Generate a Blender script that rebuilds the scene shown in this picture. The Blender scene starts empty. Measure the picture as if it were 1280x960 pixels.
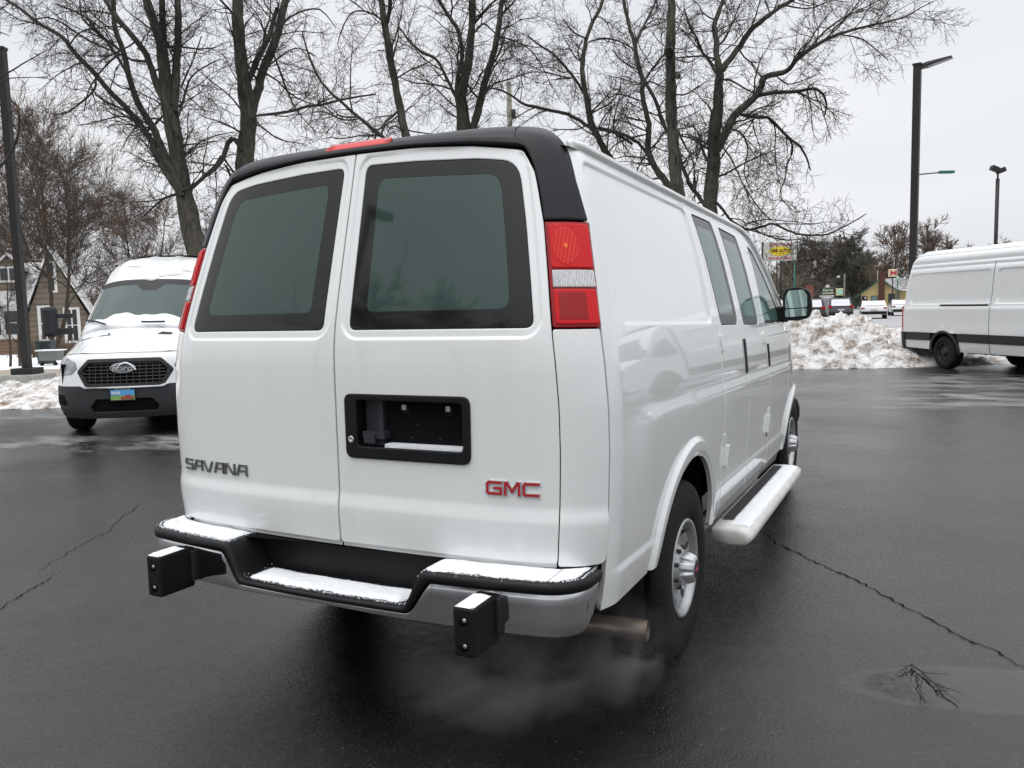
import bpy, bmesh, math, random, bisect
import numpy as np
from mathutils import Vector, Matrix, noise
from mathutils.geometry import delaunay_2d_cdt
from mathutils.kdtree import KDTree
sc = bpy.context.scene
col = sc.collection
rad = math.radians

# ------------------------------------------------------------------ camera
CAM = np.array([1.8599, -2.2734, 1.5519]); FPX = 1008.1
YAW, PITCH, ROLL = 0.4638, -0.0944, -0.0244
def cam_axes():
    cy, sy, cp, sp = math.cos(YAW), math.sin(YAW), math.cos(PITCH), math.sin(PITCH)
    fw = np.array([-sy*cp, cy*cp, sp]); rt = np.array([cy, sy, 0.0]); up = np.cross(rt, fw)
    c, s = math.cos(ROLL), math.sin(ROLL)
    return c*rt+s*up, -s*rt+c*up, fw
RT, UP, FW = cam_axes()
cd = bpy.data.cameras.new('camera'); cam = bpy.data.objects.new('camera', cd); col.objects.link(cam)
cam.matrix_world = Matrix(((RT[0], UP[0], -FW[0], CAM[0]), (RT[1], UP[1], -FW[1], CAM[1]), (RT[2], UP[2], -FW[2], CAM[2]), (0, 0, 0, 1)))
cd.sensor_width = 36; cd.lens = 36*FPX/1280; cd.clip_end = 3000; cd.clip_start = 0.05
sc.camera = cam
def at(px, py, d):
    """world point that the photograph shows at pixel (px, py), d metres away along the view axis"""
    return Vector(CAM + d*(FW + RT*(px-640)/FPX + UP*(480-py)/FPX))
def onz(px, py, z=0.0):
    r = FW + RT*(px-640)/FPX + UP*(480-py)/FPX
    t = (z-CAM[2])/r[2]
    return Vector(CAM + t*r)

# ------------------------------------------------------------------ sky, sun, exposure
SUN_EL, SUN_ROT = rad(72), rad(200)
world = bpy.data.worlds.new('World'); sc.world = world; world.use_nodes = True
nt = world.node_tree; nt.nodes.clear()
def N(t, k, **kw):
    n = t.nodes.new(k)
    for a, b in kw.items(): setattr(n, a, b)
    return n
out = N(nt, 'ShaderNodeOutputWorld'); bg = N(nt, 'ShaderNodeBackground')
sky = N(nt, 'ShaderNodeTexSky', sky_type='NISHITA', sun_disc=False, sun_elevation=SUN_EL, sun_rotation=SUN_ROT)
sky.dust_density = 4.0
hs = N(nt, 'ShaderNodeHueSaturation'); hs.inputs['Saturation'].default_value = 0.06
nt.links.new(sky.outputs[0], hs.inputs['Color'])
tc = N(nt, 'ShaderNodeTexCoord'); mp = N(nt, 'ShaderNodeMapping'); mp.inputs['Scale'].default_value = (1.2, 1.2, 4.0)
nt.links.new(tc.outputs['Generated'], mp.inputs[0])
nz = N(nt, 'ShaderNodeTexNoise'); nz.inputs['Scale'].default_value = 1.6; nz.inputs['Detail'].default_value = 5
nz.inputs['Roughness'].default_value = 0.45
nt.links.new(mp.outputs[0], nz.inputs['Vector'])
cr = N(nt, 'ShaderNodeValToRGB')
cr.color_ramp.elements[0].position = 0.32; cr.color_ramp.elements[0].color = (7.55, 7.8, 8.2, 1)
cr.color_ramp.elements[1].position = 0.66; cr.color_ramp.elements[1].color = (8.9, 9.05, 9.3, 1)
nt.links.new(nz.outputs[0], cr.inputs[0])
mx = N(nt, 'ShaderNodeMix', data_type='RGBA'); mx.inputs[0].default_value = 0.9
nt.links.new(hs.outputs[0], mx.inputs[6]); nt.links.new(cr.outputs[0], mx.inputs[7])
# an overcast sky is brightest overhead
sp = N(nt, 'ShaderNodeSeparateXYZ'); nt.links.new(tc.outputs['Generated'], sp.inputs[0])
zr = N(nt, 'ShaderNodeMapRange', interpolation_type='SMOOTHSTEP'); zr.inputs['From Min'].default_value = .36; zr.inputs['From Max'].default_value = .9
zr.inputs['To Min'].default_value = 1.0; zr.inputs['To Max'].default_value = 2.15; nt.links.new(sp.outputs[2], zr.inputs[0])
vm = N(nt, 'ShaderNodeVectorMath', operation='SCALE'); nt.links.new(mx.outputs[2], vm.inputs[0]); nt.links.new(zr.outputs[0], vm.inputs['Scale'])
nt.links.new(vm.outputs[0], bg.inputs[0]); bg.inputs[1].default_value = 0.1
nt.links.new(bg.outputs[0], out.inputs[0])
sd = bpy.data.lights.new('sun', 'SUN'); sun = bpy.data.objects.new('sun', sd); col.objects.link(sun)
sd.energy = 0.5; sd.angle = rad(30); sd.color = (1, 0.97, 0.93)
dv = Vector((math.sin(SUN_ROT)*math.cos(SUN_EL), math.cos(SUN_ROT)*math.cos(SUN_EL), math.sin(SUN_EL)))
sun.rotation_euler = dv.to_track_quat('Z', 'Y').to_euler()
sc.view_settings.view_transform = 'Standard'; sc.view_settings.look = 'None'
sc.view_settings.exposure = 0.13; sc.view_settings.gamma = 1.0; sc.view_settings.use_curve_mapping = False
sc.cycles.max_bounces = 6; sc.cycles.transparent_max_bounces = 6
sc.cycles.use_adaptive_sampling = True

# ------------------------------------------------------------------ materials
def mat(name, color=(.5, .5, .5), rough=.5, metal=0., coat=0., spec=.5, noise_amt=0., noise_scale=8., nscale=(1, 1, 1), bump=0., bump_scale=60., color2=None, trans=0., coat_rough=.05, wave=None):
    m = bpy.data.materials.new(name); m.use_nodes = True
    t = m.node_tree; b = t.nodes['Principled BSDF']
    b.inputs['Base Color'].default_value = (*color, 1); b.inputs['Roughness'].default_value = rough
    b.inputs['Metallic'].default_value = metal; b.inputs['Coat Weight'].default_value = coat
    b.inputs['Coat Roughness'].default_value = coat_rough
    b.inputs['Specular IOR Level'].default_value = spec
    b.inputs['Transmission Weight'].default_value = trans
    tc = N(t, 'ShaderNodeTexCoord')
    if noise_amt > 0 or color2:
        mp = N(t, 'ShaderNodeMapping'); mp.inputs['Scale'].default_value = nscale
        t.links.new(tc.outputs['Object'], mp.inputs[0])
        n = N(t, 'ShaderNodeTexNoise'); n.inputs['Scale'].default_value = noise_scale; n.inputs['Detail'].default_value = 6
        n.inputs['Roughness'].default_value = .6
        t.links.new(mp.outputs[0], n.inputs['Vector'])
        r = N(t, 'ShaderNodeValToRGB'); r.color_ramp.elements[0].position = .33; r.color_ramp.elements[1].position = .67
        c2 = color2 or tuple(c*(1-noise_amt) for c in color)
        r.color_ramp.elements[0].color = (*c2, 1); r.color_ramp.elements[1].color = (*color, 1)
        t.links.new(n.outputs[0], r.inputs[0]); t.links.new(r.outputs[0], b.inputs['Base Color'])
    if bump > 0:
        n2 = N(t, 'ShaderNodeTexNoise'); n2.inputs['Scale'].default_value = bump_scale; n2.inputs['Detail'].default_value = 4
        t.links.new(tc.outputs['Object'], n2.inputs['Vector'])
        bm_ = N(t, 'ShaderNodeBump'); bm_.inputs['Strength'].default_value = bump; bm_.inputs['Distance'].default_value = .01
        t.links.new(n2.outputs[0], bm_.inputs['Height']); t.links.new(bm_.outputs[0], b.inputs['Normal'])
    if wave:
        w = N(t, 'ShaderNodeTexWave', bands_direction=wave[1], wave_profile='TRI'); w.inputs['Scale'].default_value = wave[0]
        t.links.new(tc.outputs['Object'], w.inputs['Vector'])
        b2 = N(t, 'ShaderNodeBump'); b2.inputs['Strength'].default_value = .8; b2.inputs['Distance'].default_value = wave[2]
        t.links.new(w.outputs[0], b2.inputs['Height']); t.links.new(b2.outputs[0], b.inputs['Normal'])
    return m
M = {}
M['paint'] = mat('white_paint', (.81, .82, .81), .24, coat=1., noise_amt=.032, noise_scale=1.0, nscale=(19, 19, .8), coat_rough=.03)
def add_grime(m):
    t = m.node_tree; b = t.nodes['Principled BSDF']; src = b.inputs['Base Color'].links[0].from_socket
    tc = N(t, 'ShaderNodeTexCoord'); sp_ = N(t, 'ShaderNodeSeparateXYZ'); t.links.new(tc.outputs['Object'], sp_.inputs[0])
    h = N(t, 'ShaderNodeMapRange', interpolation_type='SMOOTHSTEP'); h.inputs['From Min'].default_value = .95; h.inputs['From Max'].default_value = .38; t.links.new(sp_.outputs[2], h.inputs[0])
    n = N(t, 'ShaderNodeTexNoise'); n.inputs['Scale'].default_value = 5; n.inputs['Detail'].default_value = 8; n.inputs['Roughness'].default_value = .7; t.links.new(tc.outputs['Object'], n.inputs['Vector'])
    r = N(t, 'ShaderNodeMapRange'); r.inputs['From Min'].default_value = .38; r.inputs['From Max'].default_value = .7; r.inputs['To Max'].default_value = .34; t.links.new(n.outputs[0], r.inputs[0])
    q = N(t, 'ShaderNodeMath', operation='MULTIPLY'); t.links.new(h.outputs[0], q.inputs[0]); t.links.new(r.outputs[0], q.inputs[1])
    x = N(t, 'ShaderNodeMix', data_type='RGBA'); t.links.new(q.outputs[0], x.inputs[0]); t.links.new(src, x.inputs[6]); x.inputs[7].default_value = (.40, .385, .35, 1); t.links.new(x.outputs[2], b.inputs['Base Color'])
add_grime(M['paint'])
M['paint_plain'] = mat('white_van_paint', (.78, .79, .785), .3, coat=.8, noise_amt=.04, noise_scale=3)
M['dark'] = mat('dark_cavity', (.006, .006, .007), .9, spec=.1)
M['bplast'] = mat('black_plastic', (.008, .0085, .0095), .48, spec=.28, noise_amt=.3, noise_scale=14)
M['cap'] = mat('gloss_black_cap', (.0075, .009, .012), .42, spec=.32, noise_amt=.2, noise_scale=6)
M['frit'] = mat('black_glass_border', (.010, .0115, .012), .06, spec=.42, noise_amt=.25, noise_scale=300)
M['glass'] = mat('tinted_glass', (.036, .066, .058), .035, spec=.5, noise_amt=.12, noise_scale=2.5)
M['sglass'] = mat('side_glass', (.085, .155, .135), .08, spec=.15, noise_amt=.15, noise_scale=3)
M['sfrit'] = mat('side_glass_border', (.035, .038, .04), .25, spec=.15)
M['seam'] = mat('seam_gap', (.012, .012, .013), .8, spec=.1)
M['seal'] = mat('rubber_seal', (.012, .012, .013), .6)
M['chrome'] = mat('chrome', (.60, .61, .62), .07, metal=1., noise_amt=.15, noise_scale=7)
M['chromeb'] = mat('badge_chrome', (.20, .205, .21), .2, metal=.8)
M['silver'] = mat('badge_silver', (.62, .63, .64), .2, metal=.35)
M['recess'] = mat('recess_plastic', (.026, .028, .034), .5)
M['bred'] = mat('badge_red', (.42, .012, .02), .3, coat=.5)
M['rubber'] = mat('tyre_rubber', (.012, .012, .0125), .75, spec=.25, noise_amt=.3, noise_scale=20, bump=.1, bump_scale=200)
M['rim'] = mat('silver_wheel', (.44, .45, .45), .35, metal=.6, noise_amt=.15, noise_scale=14)
M['capm'] = mat('bright_hub_cap', (.55, .56, .57), .25, metal=.7, noise_amt=.1, noise_scale=20)
M['snow'] = mat('snow', (.86, .88, .9), .8, spec=.2, bump=.6, bump_scale=160)
M['board'] = mat('dirty_white_board', (.70, .70, .68), .45, color2=(.52, .50, .45), noise_scale=9)
M['grip'] = mat('grip_strip', (.03, .03, .032), .85, bump=.8, bump_scale=300, noise_amt=.5, noise_scale=150)
M['steel'] = mat('exhaust_steel', (.30, .26, .22), .4, metal=.7, color2=(.16, .12, .10), noise_scale=12)
M['lensr'] = mat('red_lens', (.60, .003, .006), .16, coat=.15, spec=.25, wave=(60, 'X', .0008))
M['lensd'] = mat('dark_red_lens', (.30, .002, .006), .15, coat=.2, spec=.3)
M['lensb'] = mat('bright_red_lens', (.66, .012, .006), .14, coat=.15, spec=.3, wave=(30, 'X', .003))
M['lensc'] = mat('clear_lens', (.74, .74, .74), .15, coat=.8, color2=(.45, .45, .46), noise_scale=1.0, nscale=(200, 200, 1), wave=(45, 'X', .003))
M['amber'] = mat('amber_bulb', (.9, .16, .02), .3)
M['mirror'] = mat('mirror_glass', (.42, .55, .52), .04, metal=1.)
M['conc'] = mat('concrete', (.36, .35, .32), .9, noise_amt=.3, noise_scale=5, bump=.4)
M['bronze'] = mat('dark_bronze_metal', (.018, .017, .017), .5, spec=.4, noise_amt=.2, noise_scale=4)

# ------------------------------------------------------------------ object helpers
def new_obj(name, me, material, parent=None):
    o = bpy.data.objects.new(name, me); col.objects.link(o)
    if material is not None and not me.materials: me.materials.append(material)
    if parent is not None: o.parent = parent
    return o
def thing(name, label, cat, loc=(0, 0, 0), rotz=0., group=None):
    o = bpy.data.objects.new(name, None); col.objects.link(o); o.empty_display_size = .2
    o.location = loc; o.rotation_euler = (0, 0, rotz); o['label'] = label; o['category'] = cat
    if group: o['group'] = group
    return o
def tag(o, label=None, cat=None, group=None, kind=None):
    for k, v in (('label', label), ('category', cat), ('group', group), ('kind', kind)):
        if v: o[k] = v
    return o
def dup(root, loc, rotz, label=None, group=None):
    r = root.copy(); col.objects.link(r); r.location = loc; r.rotation_euler = (0, 0, rotz)
    if label: r['label'] = label
    if group: r['group'] = group
    for ch in list(root.children):
        c = ch.copy(); col.objects.link(c); c.parent = r
        for g in ch.children:
            d = g.copy(); col.objects.link(d); d.parent = c
    return r

class MB:
    """mesh collector"""
    def __init__(s): s.v = []; s.f = []; s.m = []; s.sm = []
    def add(s, vs, fs, mi=0, smooth=False):
        n = len(s.v); s.v += [tuple(v) for v in vs]; s.f += [tuple(i+n for i in f) for f in fs]
        s.m += [mi]*len(fs); s.sm += [smooth]*len(fs); return s
    def box(s, x0, x1, y0, y1, z0, z1, mi=0, bev=0., xf=None):
        if bev <= 0:
            vs = [(x, y, z) for z in (z0, z1) for y in (y0, y1) for x in (x0, x1)]
            fs = [(0, 2, 3, 1), (4, 5, 7, 6), (0, 1, 5, 4), (2, 6, 7, 3), (0, 4, 6, 2), (1, 3, 7, 5)]
        else:
            b = bmesh.new(); bmesh.ops.create_cube(b, size=1)
            for v in b.verts:
                v.co = Vector(((x0+x1)/2+v.co.x*(x1-x0), (y0+y1)/2+v.co.y*(y1-y0), (z0+z1)/2+v.co.z*(z1-z0)))
            bmesh.ops.bevel(b, geom=list(b.edges), offset=bev, segments=2, profile=.5, affect='EDGES')
            b.verts.ensure_lookup_table(); b.verts.index_update()
            vs = [v.co.copy() for v in b.verts]; fs = [tuple(v.index for v in f.verts) for f in b.faces]; b.free()
        if xf is not None: vs = [xf(Vector(v)) for v in vs]
        return s.add(vs, fs, mi, False)
    def tube(s, pts, rs, n=8, mi=0, caps=True, smooth=True, up=None, flat=1.0):
        pts = [Vector(p) for p in pts]
        if not hasattr(rs, '__len__'): rs = [rs]*len(pts)
        vs = []; fs = []; K = len(pts); prev = None
        for i, p in enumerate(pts):
            t = (pts[min(i+1, K-1)]-pts[max(i-1, 0)]).normalized()
            if prev is None:
                a = Vector(up) if up else (Vector((0, 0, 1)) if abs(t.z) < .9 else Vector((1, 0, 0)))
            else: a = prev
            u = (a-t*a.dot(t)).normalized(); prev = u; w = t.cross(u)
            for k in range(n):
                an = 2*math.pi*(k+.5)/n if n == 4 else 2*math.pi*k/n
                vs.append(p+(u*math.cos(an)+w*math.sin(an)*flat)*rs[i])
        for i in range(K-1):
            for k in range(n):
                k2 = (k+1) % n
                fs.append((i*n+k, i*n+k2, (i+1)*n+k2, (i+1)*n+k))
        if caps: fs.append(tuple(range(n-1, -1, -1))); fs.append(tuple((K-1)*n+k for k in range(n)))
        return s.add(vs, fs, mi, smooth)
    def lathe(s, prof, n=48, axis='x', center=(0, 0, 0), mi=0, smooth=True, rmod=None, sgn=1):
        """prof: list of (axial, radius)"""
        vs = []; fs = []; c = Vector(center)
        for i, (a, r) in enumerate(prof):
            for k in range(n):
                th = 2*math.pi*k/n; rr = r*(rmod(i, k) if rmod else 1)
                if axis == 'x': vs.append(c+Vector((a*sgn, rr*math.cos(th), rr*math.sin(th))))
                elif axis == 'z': vs.append(c+Vector((rr*math.cos(th), rr*math.sin(th), a*sgn)))
                else: vs.append(c+Vector((rr*math.cos(th), a*sgn, rr*math.sin(th))))
        for i in range(len(prof)-1):
            for k in range(n):
                k2 = (k+1) % n; fs.append((i*n+k, i*n+k2, (i+1)*n+k2, (i+1)*n+k))
        return s.add(vs, fs, mi, smooth)
    def prism(s, poly, d0, d1, plane='xz', mi=0, xf=None):
        """polygon extruded along the remaining axis"""
        def P(a, b, c):
            return {'xz': (a, c, b), 'xy': (a, b, c), 'yz': (c, a, b)}[plane]
        n = len(poly); vs = [P(a, b, d0) for a, b in poly]+[P(a, b, d1) for a, b in poly]
        fs = [tuple(range(n)), tuple(range(2*n-1, n-1, -1))]+[(i, (i+1) % n+0 if 0 else (i+1) % n, n+(i+1) % n, n+i) for i in range(n)]
        if xf is not None: vs = [xf(Vector(v)) for v in vs]
        return s.add(vs, fs, mi)
    def grid(s, fn, us, vs_, mi=0, smooth=True):
        nu, nv = len(us), len(vs_)
        vs = [fn(u, v) for u in us for v in vs_]
        fs = [(i*nv+j, i*nv+j+1, (i+1)*nv+j+1, (i+1)*nv+j) for i in range(nu-1) for j in range(nv-1)]
        return s.add(vs, fs, mi, smooth)
    def build(s, name, material, parent=None, fix=True, mats=None):
        me = bpy.data.meshes.new(name); me.from_pydata([tuple(v) for v in s.v], [], s.f)
        for m_ in ([material] if mats is None else mats): me.materials.append(m_)
        me.polygons.foreach_set('material_index', s.m); me.polygons.foreach_set('use_smooth', s.sm)
        if fix:
            b = bmesh.new(); b.from_mesh(me); bmesh.ops.recalc_face_normals(b, faces=b.faces); b.to_mesh(me); b.free()
        me.update()
        return new_obj(name, me, None, parent)

def in_poly(P, poly):
    x, y = P[:, 0], P[:, 1]; r = np.zeros(len(P), bool); n = len(poly)
    for i in range(n):
        x1, y1 = poly[i]; x2, y2 = poly[(i+1) % n]
        if y1 == y2: continue
        c = ((y1 > y) != (y2 > y)) & (x < (x2-x1)*(y-y1)/(y2-y1)+x1); r ^= c
    return r
def dist_poly(P, poly):
    d = np.full(len(P), 1e9); n = len(poly)
    for i in range(n):
        a = np.array(poly[i]); b = np.array(poly[(i+1) % n]); ab = b-a; L = ab@ab+1e-12
        t = np.clip(((P-a)@ab)/L, 0, 1); d = np.minimum(d, np.linalg.norm(P-a-t[:, None]*ab, axis=1))
    return d
def rounded(pts, r, n=5):
    """round the corners of a polygon; r number or list"""
    out_ = []; K = len(pts)
    for i in range(K):
        ri = r[i] if hasattr(r, '__len__') else r
        p = np.array(pts[i], float); a = np.array(pts[i-1], float); b = np.array(pts[(i+1) % K], float)
        if ri <= 0: out_.append(tuple(p)); continue
        da = (a-p); db = (b-p); la = np.linalg.norm(da); lb = np.linalg.norm(db); da /= la; db /= lb
        th = math.acos(np.clip(da@db, -1, 1)); t = min(ri/math.tan(th/2), la*.49, lb*.49)
        for k in range(n+1):
            u = k/n; q = (1-u)**2*(p+da*t)+2*u*(1-u)*p+u*u*(p+db*t); out_.append(tuple(q))
    return out_
def resample(poly, step):
    o = []; n = len(poly)
    for i in range(n):
        a = np.array(poly[i]); b = np.array(poly[(i+1) % n]); L = np.linalg.norm(b-a); k = max(1, int(math.ceil(L/step)))
        for j in range(k): o.append(tuple(a+(b-a)*j/k))
    return o
def inset(poly, d):
    P = np.array(poly); n = len(P); A = 0.5*np.sum(P[:, 0]*np.roll(P[:, 1], -1)-np.roll(P[:, 0], -1)*P[:, 1])
    sg = 1 if A > 0 else -1
    e = np.roll(P, -1, 0)-P; e /= (np.linalg.norm(e, axis=1)[:, None]+1e-12); nn = np.stack([-e[:, 1], e[:, 0]], 1)*sg
    m = nn+np.roll(nn, 1, 0); m /= (np.linalg.norm(m, axis=1)[:, None]+1e-9)
    c = np.clip(np.sum(m*nn, 1), .4, 1)
    return [tuple(q) for q in P+m*(d/c)[:, None]]

def panel(name, outline, fn, material, parent=None, holes=(), step=.03, ret=.015, off=0., bev=.004, dfn=None, hret=None, extra=None, jit=0, flip=False):
    """curved sheet: outline in parameter space, fn(P[n,2]) -> xyz[n,3]; dfn(P) -> outward offset. Edges are rounded by bev and returned inwards by ret."""
    outs = resample(outline, step*.7); hs_ = [resample(h, step*.7) for h in holes]
    loops = [outs]+hs_
    pts = []; edges = []; nloop = []
    for L in loops:
        st = len(pts); pts += L; edges += [(st+i, st+(i+1) % len(L)) for i in range(len(L))]; nloop.append((st, len(L)))
    nb = len(pts)
    O = np.array(outs); x0, y0_ = O.min(0); x1, y1 = O.max(0)
    gx = np.arange(x0+step*.5, x1, step); gy = np.arange(y0_+step*.5, y1, step)
    G = np.array([(a, b) for a in gx for b in gy]) if len(gx) and len(gy) else np.zeros((0, 2))
    if extra is not None and len(extra):
        EX = np.array(extra); kd = KDTree(len(EX))
        for i_, p_ in enumerate(EX): kd.insert((p_[0], p_[1], 0), i_)
        kd.balance(); G = np.array([g for g in G if kd.find((g[0], g[1], 0))[2] > step*.45]).reshape(-1, 2)
        G = np.vstack([G, EX])
    def good(G, m):
        if not len(G): return G
        k = in_poly(G, outs)&(dist_poly(G, outs) > m)
        for h in hs_: k &= ~in_poly(G, h); k &= dist_poly(G, h) > m
        return G[k]
    G = good(G, max(step*.4, bev*1.6))
    if bev > 0:
        R_ = inset(outs, bev)
        for h in hs_: R_ = R_+inset(h, -bev)
        loops_in = [inset(outs, bev)]+[inset(h, -bev) for h in hs_]; pos_ = len(pts); keep_pts = []
        for LI in loops_in:
            LA_ = np.array(LI); ok = in_poly(LA_, outs)&(dist_poly(LA_, outs) > bev*.55)
            for h in hs_: ok &= ~in_poly(LA_, h); ok &= dist_poly(LA_, h) > bev*.55
            idx = {}
            for q_, (pt_, o_k) in enumerate(zip(LI, ok)):
                if o_k: idx[q_] = pos_+len(keep_pts); keep_pts.append(pt_)
            for q_ in range(len(LI)):
                r_ = (q_+1) % len(LI)
                if q_ in idx and r_ in idx: edges.append((idx[q_], idx[r_]))
        R_ = np.array(keep_pts).reshape(-1, 2)
        G = np.vstack([R_, G]) if len(G) else R_
    allp = [Vector(p) for p in pts]+[Vector(p) for p in G]
    vo, eo, fo, ov, oe, of = delaunay_2d_cdt(allp, edges, [], 0, 1e-7)
    P = np.array([tuple(v) for v in vo])
    F = [tuple(f) for f in fo]
    cen = np.array([P[list(f)].mean(0) for f in F])
    k = in_poly(cen, outs)
    for h in hs_: k &= ~in_poly(cen, h)
    F = [f for f, kk in zip(F, k) if kk]
    e = 1e-3
    def nrm(Q):
        a = fn(Q+[e, 0])-fn(Q-[e, 0]); b = fn(Q+[0, e])-fn(Q-[0, e]); n_ = np.cross(a, b)
        n_ /= (np.linalg.norm(n_, axis=1)[:, None]+1e-12); return -n_ if flip else n_
    nn = nrm(P); d = np.full(len(P), off, float)
    if dfn is not None: d += dfn(P)
    inv = {}
    for i, src in enumerate(ov):
        for s_ in src: inv[s_] = i
    bidx = [inv.get(i, 0) for i in range(nb)]
    bd = d.copy()
    if bev > 0: bd[bidx] -= bev*.6
    X = fn(P)+nn*bd[:, None]
    vs = [tuple(v) for v in X]
    # shading normals straight from the displaced surface, so the sheet reads as smooth pressed metal
    def disp(Q):
        dd = np.full(len(Q), off, float)
        if dfn is not None: dd += dfn(Q)
        return fn(Q)+nrm(Q)*dd[:, None]
    h = 2e-3
    A_ = disp(P+[h, 0])-disp(P-[h, 0]); B_ = disp(P+[0, h])-disp(P-[0, h]); NN = np.cross(A_, B_)
    NN /= (np.linalg.norm(NN, axis=1)[:, None]+1e-12); sg_ = np.sign(np.sum(NN*nn, 1)); sg_[sg_ == 0] = 1; NN *= sg_[:, None]
    fv = np.array(F); fnm = np.cross(X[fv[:, 1]]-X[fv[:, 0]], X[fv[:, 2]]-X[fv[:, 0]])
    wrong = np.sum(fnm*nn[fv[:, 0]], 1) < 0
    fs = [tuple(f[::-1]) if w else f for f, w in zip(F, wrong)]
    cn = np.array(NN)
    # outward direction at the edge loops
    outd = {}
    for li, (st, L) in enumerate(nloop):
        ids = [bidx[st+i] for i in range(L)]; Q = X[ids]; tg = np.roll(Q, -1, 0)-np.roll(Q, 1, 0)
        o_ = np.cross(tg, nn[ids]); o_ /= (np.linalg.norm(o_, axis=1)[:, None]+1e-12)
        # orient away from the sheet
        lp = np.array(loops[li]); c_ = lp.mean(0)
        ins = np.array(inset(loops[li], 1e-3)); 
        dr = fn(lp)-fn(ins)
        if li > 0: dr = -dr
        sgn_ = np.sign(np.sum(o_*dr, 1)); sgn_[sgn_ == 0] = 1; o_ *= sgn_[:, None]
        for k_, i in enumerate(ids): outd[i] = o_[k_]
        if bev > 0:
            for k_, i in enumerate(ids):
                v_ = NN[i]+o_[k_]*.75; cn[i] = v_/np.linalg.norm(v_)
    loopn = []
    for f in fs: loopn += [tuple(cn[i]) for i in f]
    if ret > 0:
        for li, (st, L) in enumerate(nloop):
            rr = ret if li == 0 or hret is None else hret
            ids = [bidx[st+i] for i in range(L)]; base = len(vs)
            for i in ids: vs.append(tuple(X[i]-nn[i]*rr))
            top = len(vs)
            for i in ids: vs.append(tuple(X[i]))
            for i in range(L):
                j = (i+1) % L; q = (top+j, top+i, base+i, base+j)
                a3, b3, c3 = (np.array(vs[t]) for t in q[:3]); fnq = np.cross(b3-a3, c3-a3)
                if np.dot(fnq, outd[ids[i]]) < 0: q = q[::-1]
                fs.append(q)
                for t in q:
                    t0 = ids[(t-base) % L]
                    v_ = outd[t0]; loopn.append(tuple(v_))
    me = bpy.data.meshes.new(name); me.from_pydata(vs, [], fs); me.materials.append(material)
    me.polygons.foreach_set('use_smooth', [True]*len(fs)); me.update()
    if len(me.loops) == len(loopn): me.normals_split_custom_set(loopn)
    return new_obj(name, me, None, parent)
def sstep(t): t = np.clip(t, 0, 1); return t*t*(3-2*t)
def text_mesh(name, body, size, material, parent, mtx, ext=.004, align='CENTER', sx=1., bold=0.):
    cu = bpy.data.curves.new(name, 'FONT'); cu.body = body; cu.size = size; cu.extrude = ext; cu.align_x = align; cu.align_y = 'CENTER'; cu.offset = bold
    t = bpy.data.objects.new('tmp', cu); col.objects.link(t)
    dg = bpy.context.evaluated_depsgraph_get(); dg.update()
    me = bpy.data.meshes.new_from_object(t.evaluated_get(dg)); bpy.data.objects.remove(t); bpy.data.curves.remove(cu)
    me.transform(Matrix.Diagonal((sx, 1, 1, 1))); me.transform(mtx); me.name = name
    me.materials.clear(); me.materials.append(material)
    return new_obj(name, me, None, parent)
# ================================================================== the big white van (own frame: rear at y=0, right side +x)
YR, BP = 1.1712, .0246
_z = np.array([.20,.30,.45,.60,.72,.9,1.05,1.2,1.35,1.4566,1.62,1.8,1.95,2.05,2.10,2.14,2.17,2.3])
_w = np.array([.86,.90,.945,.972,.984,.995,1.0,.998,.985,.968,.936,.897,.857,.822,.79,.74,.66,.60])
ZT = np.arange(.2, 2.3, .005); _wt = np.interp(ZT, _z, _w)
_k = np.exp(-0.5*(np.arange(-14, 15)*.005/.022)**2); _k /= _k.sum()
WT = np.convolve(np.pad(_wt, 14, mode='edge'), _k, 'valid')
def Wz(z): return np.interp(z, ZT, WT)
def y0z(z): return .02+.268*.045*np.logaddexp(0, (z-1.425)/.045)
_xi = np.concatenate([np.linspace(0, .8, 60), np.linspace(.8, .97, 80)[1:], np.linspace(.97, 1, 400)[1:]])
_yo = .05*_xi**2+.2*(1-np.sqrt(np.clip(1-_xi**9, 0, 1)))
_ss = np.concatenate([[0], np.cumsum(np.hypot(np.diff(_xi*.98), np.diff(_yo)))])
S0 = _ss[-1]
def VF(P, side=1):
    """body surface: P = (s, t); s runs from the rear centre line round the corner along the side, t is height (rolls over into the roof above 2.10)"""
    s = P[:, 0]*side; t = P[:, 1]
    a = np.clip((t-2.10)/.07, 0, math.pi/2)
    z = np.where(t > 2.10, 2.10+.058*np.sin(a), t); yr = np.where(t > 2.10, .07*(1-np.cos(a))+np.maximum(0, t-2.10-.07*math.pi/2), 0)
    q = np.abs(s); xi = np.interp(q, _ss, _xi); yo = np.where(q < S0, np.interp(q, _ss, _yo), .25+q-S0)
    y = yo+y0z(z)+yr; w = Wz(z)
    w = w*np.where(y > 4.2, 1-.33*np.power(np.maximum(0, (y-4.2)/1.1), 2.6), 1)
    X = np.sign(s)*xi*w*np.where(s == 0, 0, 1)
    return np.stack([X, y, z-BP*(y-YR)], 1)
def VR(P): return VF(P, 1)
def s_of(y, z): return S0+y-.25-float(y0z(np.array(z)))
def sz(pts, step=.04):
    """outline given as (y, z) on the side -> (s, t)"""
    return [(s_of(y, z), z) for y, z in resample(pts, step)]
def mir(pts): return [(-a, b) for a, b in pts]
def vp(s, t, d=0.):
    P = np.array([[s, t]], float); e = 1e-3
    a = VR(P+[e, 0])-VR(P-[e, 0]); b = VR(P+[0, e])-VR(P-[0, e]); n = np.cross(a, b)[0]; n /= np.linalg.norm(n)
    if (s < 0): pass
    return Vector(VR(P)[0]+n*d)

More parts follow.
